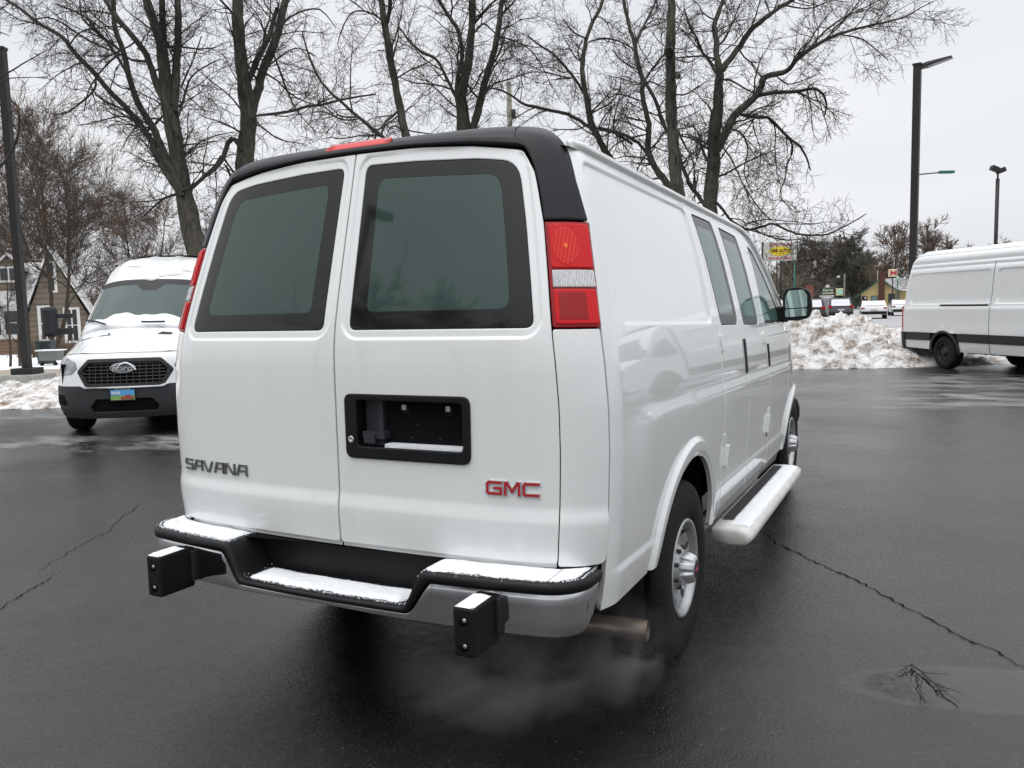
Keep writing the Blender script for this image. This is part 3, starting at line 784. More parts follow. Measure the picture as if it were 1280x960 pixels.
# bumper guards
for sg in (1, -1):
    x0_, x1_ = (.625, .700) if sg > 0 else (-.712, -.640)
    xf = lambda v: Vector((v.x, v.y, v.z-BP*(v.y-YR)))
    mb = MB(); mb.box(x0_, x1_, -.248, -.085, .466, .624, bev=.010, xf=xf)
    g_ = mb.build('bumper_guard', M['bplast'], van)
    mb = MB(); mb.box(x0_-.008 if sg < 0 else x0_-.01, x1_+.012, -.106, -.07, .49, .612, bev=.005, xf=xf); mb.build('guard_bracket', M['seal'], van)
    for zz in (.503, .583):
        mb = MB(); xc_ = (x0_+x1_)/2
        mb.lathe([(-.002, .017), (.0012, .0175), (.0014, .0001)], 20, 'y', (xc_, -.2485, zz-BP*(-.26-YR)), sgn=-1); mb.build('bolt_hole', M['dark'], g_)
        mb = MB(); mb.lathe([(0, .007), (.002, .007), (.002, .0001)], 6, 'y', (xc_+.006, -.2495, zz-BP*(-.26-YR)+.002), sgn=-1); mb.build('bolt', M['rim'], g_)
    mb = MB(); n_ = 8
    mb.grid(lambda i, j: (x0_+.006+(x1_-x0_-.012)*i/n_, -.243+(.12)*j/12, .6235+.012*math.sqrt(max(0, min(i, n_-i)/4*min(1, min(j, 12-j)/2)))*(.8+.5*noise.noise(Vector((i*.6, j*.6, sg))))-BP*(-.2-YR)), range(n_+1), range(13))
    mb.build('snow_on_guard', M['snow'], g_, fix=False)

# wheels
def wheel(parent, x, y, sd, name='wheel', R=.387, W_=.245, lugs=8, steel=False, rimr=.205, steer=0.):
    w = bpy.data.objects.new(name, None); col.objects.link(w); w.parent = parent; w.location = (x, y, R); w.rotation_euler = (0, 0, steer)
    xo = .0
    prof = [(-.225, rimr+.01), (-.235, rimr+.03), (-.245, R-.10), (-.243, R-.045), (-.232, R-.016), (-.215, R-.004), (-.19, R), (-.172, R), (-.171, R-.008), (-.161, R-.008), (-.160, R), (-.13, R),
            (-.129, R-.008), (-.117, R-.008), (-.116, R), (-.085, R), (-.084, R-.008), (-.074, R-.008), (-.073, R), (-.05, R), (-.033, R-.004), (-.015, R-.016), (-.004, R-.045), (.0, R-.09), (-.004, R-.12), (-.010, rimr+.035), (-.014, rimr+.028), (-.016, rimr+.012), (-.02, rimr+.004)]
    n = 150
    def rm(i, k):
        if i in (4, 5, 6, 20, 19, 21): return 1-(.010 if k % 3 == 0 else 0)
        return 1
    mb = MB(); mb.lathe([(a, r) for a, r in prof], n, 'x', sgn=sd, rmod=rm); mb.build('tyre', M['rubber'], w)
    RM = M['rim'] if not steel else M['seal']
    mb = MB()
    mb.lathe([(-.014, rimr+.012), (-.008, rimr+.008), (-.010, rimr-.002), (-.022, rimr-.010), (-.055, rimr-.016), (-.12, rimr-.03), (-.2, rimr-.03)], 64, 'x', sgn=sd); 
    mb.build('rim', RM, w)
    # pierced disc
    def dfun(P):
        r = np.hypot(P[:, 0], P[:, 1])/rimr*.205; 
        dep = np.interp(r, [0, .07, .085, .10, .125, .15, .17, .185, .20], [-.015, -.017, -.030, -.052, -.050, -.040, -.036, -.050, -.065])
        return np.stack([sd*dep, P[:, 0], P[:, 1]], 1)
    k_ = rimr/.205
    ci = lambda r, n_, cx=0, cy=0: [(cx+r*k_*math.cos(2*math.pi*i/n_), cy+r*k_*math.sin(2*math.pi*i/n_)) for i in range(n_)]
    hl = []
    for i in range(lugs):
        a = 2*math.pi*(i+.5)/lugs; hl.append([(math.cos(a)*.152*k_+(.017*math.cos(b)*math.cos(a)-.022*math.sin(b)*math.sin(a))*k_, math.sin(a)*.152*k_+(.017*math.cos(b)*math.sin(a)+.022*math.sin(b)*math.cos(a))*k_) for b in np.linspace(0, 2*math.pi, 15)[:-1]])
    panel('disc', ci(.196, 60), dfun, RM, w, holes=hl, step=.016, ret=.02, bev=.003, flip=sd < 0)
    mb = MB(); mb.lathe([(-.09, .18*k_), (-.09, .0001)], 32, 'x', sgn=sd); mb.build('brake_drum', M['dark'], w)
    # hub cap with ribs
    if not steel:
        mb = MB()
        mb.lathe([(-.035, .074), (-.010, .072), (.012, .066), (.030, .058), (.036, .050), (.038, .040)], 96, 'x', sgn=sd, rmod=lambda i, k: 1-(.17*max(0, math.cos(k*2*math.pi*8/96))**2 if i < 4 else 0))
        mb.build('hub_cap', M['capm'], w)
        mb = MB(); mb.lathe([(.0375, .041), (.0385, .040), (.0385, .0001)], 32, 'x', sgn=sd); mb.build('cap_centre', M['seal'], w)
        mb = MB(); mb.box(.0386*sd, .0396*sd, -.024, .024, -.008, .008); mb.build('cap_emblem', M['bred'], w)
        for i in range(8):
            mb = MB(); a = 2*math.pi*(i+.5)/8; mb.lathe([(-.048, .010), (-.022, .010), (-.020, .0001)], 6, 'x', (0, .088*math.cos(a), .088*math.sin(a)), sgn=sd); mb.build('lug_nut', M['seal'], w)
        mb = MB(); a = rad(70); mb.tube([(-.04*sd, .15*math.cos(a), .15*math.sin(a)), (-.025*sd, .165*math.cos(a), .165*math.sin(a)), (-.015*sd, .175*math.cos(rad(62)), .172*math.sin(rad(62)))], .0045, 6); mb.build('valve', M['seal'], w)
    else:
        mb = MB(); mb.lathe([(-.03, .075), (-.005, .070), (.0, .055), (.0, .0001)], 32, 'x', sgn=sd); mb.build('hub_cap', M['seal'], w)
    return w
for sd in (1, -1):
    for yy in (YR, YR+3.43):
        wheel(van, .985*sd, yy, sd)

# running boards with snow
for sd in (1, -1):
    mb = MB()
    prof = [(.955, .345), (.955, .415), (1.03, .420), (1.085, .420), (1.125, .412), (1.150, .390), (1.152, .360), (1.130, .336), (1.06, .325)]
    ys = [(1.775, .84, .6), (1.780, .92, .88), (1.80, .975, .97), (1.85, 1, 1), (2.2, 1, 1), (3.0, 1, 1), (3.70, 1, 1), (3.78, .98, .97), (3.83, .95, .86), (3.85, .88, .5)]
    n = len(prof)
    vs = []; fs = []
    for (y, kx, kz) in ys:
        for (px_, pz_) in prof: vs.append((sd*(.955+(px_-.955)*kx), y, .36+(pz_-.36)*kz-BP*(y-YR)+.012))
    for i in range(len(ys)-1):
        for k in range(n): fs.append((i*n+k, i*n+(k+1) % n, (i+1)*n+(k+1) % n, (i+1)*n+k))
    fs += [tuple(range(n)), tuple((len(ys)-1)*n+k for k in range(n))]
    mb.add(vs, fs, 0, True); rb = mb.build('running_board', M['board'], van)
    mb = MB(); mb.grid(lambda u, y: (sd*u, y, .4345-BP*(y-YR)), (.968, 1.028), np.linspace(1.95, 3.70, 6)); mb.build('grip_strip', M['grip'], rb, fix=False)
    mb = MB()
    def sb(i, j):
        y = 1.86+(3.76-1.86)*i/150; u = j/12
        n1 = .9*noise.noise(Vector((y*7, 0, 2)))+.8*noise.noise(Vector((y*30, 0, 5)))
        x0_, x1_ = 1.030+.012*n1, 1.128+.010*n1; x = x0_+(x1_-x0_)*u
        top = .432 if x < 1.085 else .432-.010*((x-1.085)/.045)**2
        e = min(1, min(u, 1-u)*7)*min(1, min(i, 150-i)/5)
        z = top+.006*math.sqrt(max(0, e))*(.8+.6*noise.noise(Vector((x*30, y*12, 1))))+.002*(e > 0)
        return (sd*x, y, z-BP*(y-YR))
    mb.grid(sb, range(151), range(13)); mb.build('snow_on_board', M['snow'], rb, fix=False)

# hinges and handles on the right side, then on the left
def patch(name, y0_, y1, z0, z1, d, material, parent, sd, r=.006, off=0.0, taper=0.):
    o = rounded([(y0_, z0), (y0_+taper, z1), (y1-taper, z1), (y1, z0)], r, 3)
    o = sz(o, .02); o = o if sd > 0 else mir(o)
    return panel(name, o, VR, material, parent, step=.012, off=off+d, ret=d+.004, bev=.003, dfn=side_relief)
for sd, (A, B, C) in ((1, doorsR), (-1, doorsL)):
    patch('hinge', 1.848, 1.878, 1.318, 1.405, .016, M['paint'], A, sd)
    patch('hinge_plate', 1.885, 1.925, 1.325, 1.398, .008, M['paint'], A, sd)
    patch('hinge', 1.895, 1.955, .725, .835, .022, M['paint'], A, sd, taper=.012)
    patch('hinge_pin', 1.855, 1.868, .835, .90, .010, M['paint'], A, sd)
    patch('door_handle', 2.455, 2.495, 1.175, 1.375, .008, M['seal'], A, sd, r=.015)
    patch('hinge', 3.150, 3.178, 1.325, 1.405, .016, M['paint'], B, sd)
    patch('hinge_plate', 3.115, 3.148, 1.33, 1.395, .008, M['paint'], B, sd)
    patch('hinge', 3.215, 3.265, .735, .855, .020, M['paint'], B, sd, taper=.01)
    patch('hinge_pin', 3.255, 3.268, .855, .90, .010, M['paint'], B, sd)
    patch('hinge_slot', 3.262, 3.285, .70, .735, .004, M['seal'], B, sd)
    patch('door_handle', 3.262, 3.302, 1.175, 1.325, .008, M['seal'], C, sd, r=.015)
    # door mirror
    mb = MB()
    yy = 3.96; zz = 1.60-BP*(yy-YR)
    mp_ = rounded([(.992, zz-.125), (.985, zz+.05), (1.005, zz+.110), (1.10, zz+.122), (1.180, zz+.09), (1.192, zz-.05), (1.170, zz-.105), (1.10, zz-.125)], [.02, .06, .05, .08, .06, .06, .04, .04], 5)
    cx_, cz_ = 1.09, zz
    lay = [(yy-.012, .97), (yy, 1.0), (yy+.05, 1.0), (yy+.10, .88), (yy+.13, .55)]
    n = len(mp_); vs = []; fs = []
    for (yl, k) in lay:
        for (a, b) in mp_: vs.append((sd*(cx_+(a-cx_)*k), yl, cz_+(b-cz_)*k))
    for i in range(len(lay)-1):
        for k in range(n): fs.append((i*n+k, i*n+(k+1) % n, (i+1)*n+(k+1) % n, (i+1)*n+k))
    fs += [tuple(range(n)), tuple((len(lay)-1)*n+k for k in range(n))]
    mb.add(vs, fs, 0, False); mb.box(*(sorted((sd*.93, sd*1.02))), yy+.01, yy+.09, zz-.135, zz-.02, bev=.01)
    mb.build('door_mirror', M['bplast'], C)
    mr = C.children[-1]
    mb = MB(); a = rounded([(1.006, zz-.035), (1.006, zz+.045), (1.03, zz+.095), (1.13, zz+.10), (1.158, zz+.06), (1.160, zz-.028)], .015, 3)
    mb.prism([(sd*p, q) for p, q in a], yy-.0155, yy-.012); a = rounded([(1.008, zz-.100), (1.006, zz-.042), (1.160, zz-.036), (1.155, zz-.088)], .012, 3)
    mb.prism([(sd*p, q) for p, q in a], yy-.0155, yy-.012); mb.build('mirror_glass', M['mirror'], C)
# exhaust pipe
mb = MB()
pp = [(.40, .40, .36), (.60, .46, .355), (.80, .50, .352), (1.0, .52, .350)]
mb.tube([(a, b, c) for a, b, c in pp], .038, 24, caps=False); mb.tube([(a, b, c) for a, b, c in pp[-2:]], .0345, 24, caps=False)
mb.lathe([(0, .0375), (0, .0001)], 20, 'x', (.84, .505, .352)); mb.build('tail_pipe', M['steel'], van)
# ================================================================== ground
def mat_asphalt():
    m = bpy.data.materials.new('wet_asphalt'); m.use_nodes = True; t = m.node_tree; b = t.nodes['Principled BSDF']
    tc = N(t, 'ShaderNodeTexCoord')
    def nz(scale, detail=5, rough=.6, vec=None):
        n = N(t, 'ShaderNodeTexNoise'); n.inputs['Scale'].default_value = scale; n.inputs['Detail'].default_value = detail; n.inputs['Roughness'].default_value = rough
        t.links.new(vec or tc.outputs['Object'], n.inputs['Vector']); return n.outputs[0]
    def ramp(x, p0, c0, p1, c1):
        r = N(t, 'ShaderNodeValToRGB'); r.color_ramp.elements[0].position = p0; r.color_ramp.elements[0].color = (*c0, 1)
        r.color_ramp.elements[1].position = p1; r.color_ramp.elements[1].color = (*c1, 1); t.links.new(x, r.inputs[0]); return r.outputs[0]
    def mix(f, a, c, mode='MIX'):
        x = N(t, 'ShaderNodeMix', data_type='RGBA', blend_type=mode)
        if isinstance(f, float): x.inputs[0].default_value = f
        else: t.links.new(f, x.inputs[0])
        for i, q in ((6, a), (7, c)):
            if isinstance(q, tuple): x.inputs[i].default_value = (*q, 1)
            else: t.links.new(q, x.inputs[i])
        return x.outputs[2]
    base = ramp(nz(.38, 8, .68), .36, (.0055, .0053, .0052), .66, (.024, .0232, .022))
    grain = ramp(nz(105, 4, .75), .40, (.35, .35, .35), .68, (2.0, 1.97, 1.9))
    c = mix(1., base, grain, 'MULTIPLY')
    vo = N(t, 'ShaderNodeTexVoronoi'); vo.inputs['Scale'].default_value = 46; t.links.new(tc.outputs['Object'], vo.inputs['Vector'])
    # pale stone chips: only some cells
    wn = N(t, 'ShaderNodeSeparateColor'); t.links.new(vo.outputs['Color'], wn.inputs[0])
    m1 = N(t, 'ShaderNodeMath', operation='GREATER_THAN'); m1.inputs[1].default_value = .90; t.links.new(wn.outputs[0], m1.inputs[0])
    m2 = N(t, 'ShaderNodeMath', operation='LESS_THAN'); m2.inputs[1].default_value = .17; t.links.new(vo.outputs['Distance'], m2.inputs[0])
    m3 = N(t, 'ShaderNodeMath', operation='MULTIPLY'); t.links.new(m1.outputs[0], m3.inputs[0]); t.links.new(m2.outputs[0], m3.inputs[1])
    m4 = N(t, 'ShaderNodeMath', operation='MULTIPLY'); t.links.new(m3.outputs[0], m4.inputs[0]); m4.inputs[1].default_value = .55
    c = mix(m4.outputs[0], c, (.16, .15, .135))
    # thin drifts of trodden snow on the lot (elongated, patchy)
    sep = N(t, 'ShaderNodeSeparateXYZ'); t.links.new(tc.outputs['Object'], sep.inputs[0])
    def zone(cx, cy, rx, ry, ang):
        mpz = N(t, 'ShaderNodeMapping', vector_type='TEXTURE'); mpz.inputs['Location'].default_value = (cx, cy, 0); mpz.inputs['Rotation'].default_value = (0, 0, ang); mpz.inputs['Scale'].default_value = (rx, ry, 1)
        t.links.new(tc.outputs['Object'], mpz.inputs[0]); l = N(t, 'ShaderNodeVectorMath', operation='LENGTH'); t.links.new(mpz.outputs[0], l.inputs[0])
        q = N(t, 'ShaderNodeMapRange', interpolation_type='SMOOTHSTEP'); q.inputs['From Min'].default_value = 1.0; q.inputs['From Max'].default_value = .35; t.links.new(l.outputs['Value'], q.inputs[0]); return q.outputs[0]
    zs = [zone(*a) for a in SNOW_ZONES]
    acc = zs[0]
    for z_ in zs[1:]:
        q = N(t, 'ShaderNodeMath', operation='MAXIMUM'); t.links.new(acc, q.inputs[0]); t.links.new(z_, q.inputs[1]); acc = q.outputs[0]
    mpn = N(t, 'ShaderNodeMapping'); mpn.inputs['Rotation'].default_value = (0, 0, -.45); mpn.inputs['Scale'].default_value = (.7, 1.5, 1); t.links.new(tc.outputs['Object'], mpn.inputs[0])
    sn = nz(1.6, 9, .72, mpn.outputs[0])
    q = N(t, 'ShaderNodeMath', operation='MULTIPLY_ADD'); t.links.new(acc, q.inputs[0]); q.inputs[1].default_value = .26; q.inputs[2].default_value = -.26; 
    q2 = N(t, 'ShaderNodeMath', operation='ADD'); t.links.new(sn, q2.inputs[0]); t.links.new(q.outputs[0], q2.inputs[1])
    sm = ramp(q2.outputs[0], .44, (0, 0, 0), .68, (1, 1, 1))
    c = mix(sm, c, (.25, .25, .255))
    t.links.new(c, b.inputs['Base Color'])
    r = ramp(nz(.33, 8, .66), .36, (.13, .13, .13), .64, (.36, .36, .36))
    rg = ramp(nz(70, 4, .75), .38, (.55, .55, .55), .62, (1.5, 1.5, 1.5)); r = mix(1., r, rg, 'MULTIPLY')
    r = mix(sm, r, (.8, .8, .8)); t.links.new(r, b.inputs['Roughness'])
    # shallow standing water at the lower right: smoother, no grain
    pz = zone(*PUDDLE); pn = N(t, 'ShaderNodeMath', operation='MULTIPLY_ADD'); t.links.new(nz(1.7, 6, .6), pn.inputs[0]); pn.inputs[1].default_value = .9; t.links.new(pz, pn.inputs[2])
    wet = ramp(pn.outputs[0], .62, (0, 0, 0), 1.0, (1, 1, 1)); r = mix(wet, r, (.07, .07, .07)); t.links.new(r, b.inputs['Roughness'])
    b.inputs['Specular IOR Level'].default_value = .27
    sq = N(t, 'ShaderNodeMath', operation='MULTIPLY_ADD'); t.links.new(wet, sq.inputs[0]); sq.inputs[1].default_value = .15; sq.inputs[2].default_value = .60; t.links.new(sq.outputs[0], b.inputs['Specular IOR Level'])
    bp = N(t, 'ShaderNodeBump'); bp.inputs['Distance'].default_value = .0042; iv = N(t, 'ShaderNodeMath', operation='MULTIPLY_ADD'); t.links.new(wet, iv.inputs[0]); iv.inputs[1].default_value = -.72; iv.inputs[2].default_value = .78; t.links.new(iv.outputs[0], bp.inputs['Strength'])
    t.links.new(nz(88, 4, .7), bp.inputs['Height'])
    bp2 = N(t, 'ShaderNodeBump'); bp2.inputs['Strength'].default_value = .25; bp2.inputs['Distance'].default_value = .05; t.links.new(nz(3, 3), bp2.inputs['Height']); t.links.new(bp2.outputs[0], bp.inputs['Normal'])
    t.links.new(bp.outputs[0], b.inputs['Normal'])
    return m
def zone_px(px, py, rx, ry, ang=None):
    p = onz(px, py); return (p.x, p.y, rx, ry, ang if ang is not None else YAW)
SNOW_ZONES = [zone_px(1140, 478, 9.5, 2.6), zone_px(1200, 500, 6, 1.6), zone_px(60, 552, 5.0, .9), zone_px(178, 556, 1.6, .75), zone_px(20, 520, 4, .8), zone_px(1010, 466, 3, 1.2)]
PUDDLE = zone_px(1262, 862, .85, .26, YAW-.12)
M['asphalt'] = mat_asphalt()
mb = MB(); mb.add([(-400, -400, 0), (400, -400, 0), (400, 600, 0), (-400, 600, 0)], [(0, 1, 2, 3)]); tag(mb.build('parking_lot', M['asphalt']), kind='structure')

M['crack'] = mat('crack_shadow', (.004, .004, .004), .9, spec=.1)
def crack(name, pts, w, seed):
    rnd = random.Random(seed); P = [onz(x, y) for x, y in pts]; Q = []
    for a, b in zip(P[:-1], P[1:]):
        k = max(2, int((b-a).length/.025))
        for i in range(k): Q.append(a.lerp(b, i/k))
    Q.append(P[-1]); vs = []; n = len(Q)
    for i, q in enumerate(Q):
        t = (Q[min(i+1, n-1)]-Q[max(0, i-1)]).normalized(); s_ = Vector((-t.y, t.x, 0))
        off = .030*noise.noise(Vector((i*.13, seed, 0)))+.014*noise.noise(Vector((i*.83, seed, 3)))+.018*noise.noise(Vector((i*.37, seed, 9)))
        ww = w*(.30+1.1*abs(noise.noise(Vector((i*.6, seed, 7)))))*min(1, (n-i)/20+.15)*min(1, i/10+.3)
        vs += [q+s_*(off-ww/2)+Vector((0, 0, .0035)), q+s_*(off+ww/2)+Vector((0, 0, .0035))]
    mb = MB(); mb.add(vs, [(2*i, 2*i+1, 2*i+3, 2*i+2) for i in range(n-1)]); tag(mb.build(name, M['crack'], fix=False), kind='structure')
crack('asphalt_crack', [(948, 663), (985, 687), (1030, 708), (1070, 725), (1110, 748), (1150, 768), (1200, 795), (1240, 812), (1284, 838), (1330, 860)], .020, 1)
crack('asphalt_crack', [(178, 628), (150, 650), (130, 668), (100, 682), (75, 697), (48, 716)], .014, 2)
crack('asphalt_crack', [(74, 714), (50, 732), (25, 745), (0, 762), (-40, 785)], .014, 3)
# ------------------------------------------------------------------ snow
def mat_snow_dirty(name, lo, hi, p0, p1, scale=2.2):
    m = mat(name, hi, .85, spec=.15, bump=.9, bump_scale=26); t = m.node_tree; b = t.nodes['Principled BSDF']
    tc = N(t, 'ShaderNodeTexCoord'); n = N(t, 'ShaderNodeTexNoise'); n.inputs['Scale'].default_value = scale; n.inputs['Detail'].default_value = 12; n.inputs['Roughness'].default_value = .78
    t.links.new(tc.outputs['Object'], n.inputs['Vector'])
    r = N(t, 'ShaderNodeValToRGB'); e = r.color_ramp.elements
    e[0].position = p0; e[0].color = (*lo, 1); e[1].position = p1; e[1].color = (*hi, 1); k = e.new((p0+p1)/2); k.color = (*[(a*.45+b_*.55) for a, b_ in zip(lo, hi)], 1)
    t.links.new(n.outputs[0], r.inputs[0]); t.links.new(r.outputs[0], b.inputs['Base Color']); return m
M['dsnow'] = mat_snow_dirty('dirty_snow', (.22, .165, .12), (.82, .815, .81), .40, .57, 3.2)
M['lsnow'] = mat_snow_dirty('lawn_snow', (.30, .25, .20), (.80, .81, .83), .30, .50, .8)
def snow_mound(name, base, H, depth, material, seed, nu=180, nv=60, rough=.10, kind=None, sharp=1.0):
    """base: polyline of ground points along the near edge, H heights at them"""
    P = [Vector(p) for p in base]; L = [0]
    for a, b in zip(P[:-1], P[1:]): L.append(L[-1]+(b-a).length)
    def pos(u):
        d = u*L[-1]; i = min(len(P)-2, max(0, int(np.searchsorted(L, d)-1))); k = (d-L[i])/(L[i+1]-L[i]+1e-9); return P[i].lerp(P[i+1], k), H[i]+(H[i+1]-H[i])*k
    away = Vector((FW[0], FW[1], 0)).normalized(); mb = MB()
    def fn(i, j):
        u, v = i/nu, j/nv; p, h = pos(u); ed = min(1, min(i, nu-i)/6)
        q = p+away*depth*v; pr = math.sin(min(1, v*1.35)*math.pi/2)**.85 if v < .74 else math.cos((v-.74)/.26*math.pi/2)**.7
        pr = max(0, pr); n1 = noise.fractal(Vector((q.x*.9, q.y*.9, seed)), .8, 2.1, 5); n2 = noise.turbulence(Vector((q.x*3.2, q.y*3.2, seed+4)), 4, False)
        ridge = noise.turbulence(Vector((q.x*7.5, q.y*7.5, seed+9)), 3, True)
        e = min(1, min(j, nv-j)/3)
        r3 = noise.turbulence(Vector((q.x*15, q.y*15, seed+2)), 2, True)
        z = (h*pr*(1+.18*n1)+rough*((r3-.4)*.28+n1*.9+(n2-.5)*1.3+(ridge-.4)*.45)*(.25+.75*pr)*sharp)*ed*e
        q = q+away*(.25*n1*e)+Vector((RT[0], RT[1], 0))*(.12*n2*e)
        if j == 0: q = q-away*(.25*(n2-.3))
        return (q.x, q.y, max(z, -.02 if e < 1 else .01))
    mb.grid(fn, range(nu+1), range(nv+1)); o = mb.build(name, material, fix=False); return o
o = snow_mound('snow_pile', [onz(x, y) for x, y in ((930, 463), (985, 462), (1060, 461), (1130, 460), (1200, 458), (1262, 455), (1330, 452))], [.5, .68, 1.30, 1.18, .75, .36, .25], 5.0, M['dsnow'], 3, nu=330, nv=110, rough=.17)
tag(o, 'tall pile of dirty ploughed snow at the edge of the lot', 'snow pile')
# snow covered ground beyond the lot
def ground_sheet(name, pts, z, material):
    P = [onz(x, y) if len(q) == 0 else None for (x, y, *q) in pts]
    mb = MB(); mb.add([(p.x, p.y, z) for p in P], [tuple(range(len(P)))]); return tag(mb.build(name, material), kind='structure')
ground_sheet('snowy_ground', [(-900, 530), (-200, 519), (60, 509), (300, 497), (600, 482), (900, 463), (1120, 458), (1300, 452), (1500, 445), (1500, 404), (1000, 410), (-900, 440)], .006, M['lsnow'])
ground_sheet('snowy_lawn', [(-900, 470), (0, 461), (220, 459), (600, 447), (900, 428), (900, 412), (600, 418), (0, 425), (-900, 435)], .012, M['lsnow'])
ground_sheet('sidewalk', [(-700, 500), (0, 484), (90, 481), (400, 470), (600, 458), (600, 446), (400, 455), (0, 463), (-700, 476)], .010, mat('dirt_path', (.34, .29, .235), .9, noise_amt=.25, noise_scale=2))
M['street'] = mat('salted_street', (.42, .42, .425), .8, color2=(.25, .25, .25), noise_scale=.25)
ground_sheet('street', [(500, 418), (1300, 408), (1600, 400), (1600, 373), (1200, 377.2), (500, 400)], .014, M['street'])
o = snow_mound('snow_bank', [onz(x, y) for x, y in ((-260, 522), (-60, 515), (0, 513), (60, 511), (110, 507), (220, 500), (330, 494))], [.2, .30, .42, .50, .45, .30, .14], 3.2, M['dsnow'], 8, nu=160, nv=40, rough=.10)
tag(o, 'low dirty snow bank along the left edge of the asphalt', 'snow bank')

# ------------------------------------------------------------------ trees
class TB:
    """fast tube batches: paths are collected and turned into tubes together"""
    def __init__(s): s.B = {}
    def path(s, P, R, n=4):
        s.B.setdefault((len(P), n), []).append((P, R))
    def flush(s):
        s.V = []; s.F = []; s.n = 0
        for (K, n), L in s.B.items():
            P = np.array([p for p, _ in L], float).reshape(len(L), K, 3); R = np.array([r for _, r in L], float)
            T = np.empty_like(P); T[:, 1:-1] = P[:, 2:]-P[:, :-2]; T[:, 0] = P[:, 1]-P[:, 0]; T[:, -1] = P[:, -1]-P[:, -2]
            T /= (np.linalg.norm(T, axis=2)[..., None]+1e-9)
            ref = np.where(np.abs(T[:, :1, 2:3]) < .8, np.array([.31, .22, .92]), np.array([.95, .2, .1]))
            U = np.cross(T, np.broadcast_to(ref, T.shape)); U /= (np.linalg.norm(U, axis=2)[..., None]+1e-9); W = np.cross(T, U)
            a = np.arange(n)*2*math.pi/n
            X = P[:, :, None, :]+(U[:, :, None, :]*np.cos(a)[:, None]+W[:, :, None, :]*np.sin(a)[:, None])*R[:, :, None, None]
            i = np.arange(K-1)[:, None]*n; k = np.arange(n)[None, :]; k2 = (k+1) % n
            f = np.stack([i+k, i+k2, i+n+k2, i+n+k], -1).reshape(-1, 4)
            f = (f[None]+(np.arange(len(L))*K*n)[:, None, None]).reshape(-1, 4)+s.n
            s.V.append(X.reshape(-1, 3)); s.F.append(f); s.n += len(L)*K*n
    def build(s, name, material, parent, smooth=True):
        if not s.B: return None
        s.flush()
        V = np.concatenate(s.V); F = np.concatenate(s.F)
        if parent is not None: V = V-np.array(parent.location)
        me = bpy.data.meshes.new(name); me.vertices.add(len(V)); me.vertices.foreach_set('co', V.ravel().astype(np.float32))
        me.loops.add(F.size); me.loops.foreach_set('vertex_index', F.ravel().astype(np.int32)); me.polygons.add(len(F))
        me.polygons.foreach_set('loop_start', np.arange(0, F.size, 4, dtype=np.int32)); me.polygons.foreach_set('loop_total', np.full(len(F), 4, dtype=np.int32))
        me.polygons.foreach_set('use_smooth', np.full(len(F), smooth)); me.materials.append(material); me.update(calc_edges=True); me.validate()
        return new_obj(name, me, None, parent)
def mat_bark(name, c1, c2):
    m = mat(name, c1, .9, spec=.15, color2=c2, noise_scale=3.5, nscale=(5, 5, .8)); t = m.node_tree; b = t.nodes['Principled BSDF']
    tc = N(t, 'ShaderNodeTexCoord'); mp = N(t, 'ShaderNodeMapping'); mp.inputs['Scale'].default_value = (16, 16, 1.6); t.links.new(tc.outputs['Object'], mp.inputs[0])
    n = N(t, 'ShaderNodeTexNoise'); n.inputs['Scale'].default_value = 1.5; n.inputs['Detail'].default_value = 5; t.links.new(mp.outputs[0], n.inputs['Vector'])
    bp = N(t, 'ShaderNodeBump'); bp.inputs['Strength'].default_value = 1; bp.inputs['Distance'].default_value = .06; t.links.new(n.outputs[0], bp.inputs['Height']); t.links.new(bp.outputs[0], b.inputs['Normal']); return m
M['bark'] = mat_bark('bark', (.115, .105, .086), (.042, .039, .032))
M['twig'] = mat('twig', (.06, .056, .052), .9, spec=.1)
M['btwig'] = mat('brown_twig', (.135, .098, .074), .9, spec=.1)
M['bbark'] = mat_bark('brown_bark', (.10, .08, .062), (.045, .036, .03))
def rv(rnd): return np.array([rnd.gauss(0, 1), rnd.gauss(0, 1), rnd.gauss(0, 1)])
def wig(p, d, L, r0, r1, k, rnd, amp, bias=(0, 0, 0)):
    x, y, z = p; P = [(x, y, z)]; R = [r0]; dx, dy, dz = d; l = math.sqrt(dx*dx+dy*dy+dz*dz); dx /= l; dy /= l; dz /= l; g = rnd.gauss; st = L/k; amp *= 1.0
    bx, by, bz = bias[0]/k, bias[1]/k, bias[2]/k
    for i in range(k):
        dx += g(0, amp)+bx; dy += g(0, amp)+by; dz += g(0, amp)+bz; l = math.sqrt(dx*dx+dy*dy+dz*dz); dx /= l; dy /= l; dz /= l
        x += dx*st; y += dy*st; z += dz*st; P.append((x, y, z)); R.append(r0+(r1-r0)*(i+1)/k)
    return P, R
def side_dir(d, rnd, a0, a1):
    dx, dy, dz = (float(q) for q in d); l = math.sqrt(dx*dx+dy*dy+dz*dz)+1e-9; dx /= l; dy /= l; dz /= l; g = rnd.gauss; a, b, c = g(0, 1), g(0, 1), g(0, 1)
    x, y, z = dy*c-dz*b, dz*a-dx*c, dx*b-dy*a; l = math.sqrt(x*x+y*y+z*z)+1e-9; an = rnd.uniform(a0, a1); co, si = math.cos(an), math.sin(an)/l
    return (dx*co+x*si, dy*co+y*si, dz*co+z*si)
def lerp3(P, m, f): a, b = P[m], P[m+1]; return (a[0]+(b[0]-a[0])*f, a[1]+(b[1]-a[1])*f, a[2]+(b[2]-a[2])*f)
def dif3(P, m): a, b = P[m], P[m+1]; return (b[0]-a[0], b[1]-a[1], b[2]-a[2])
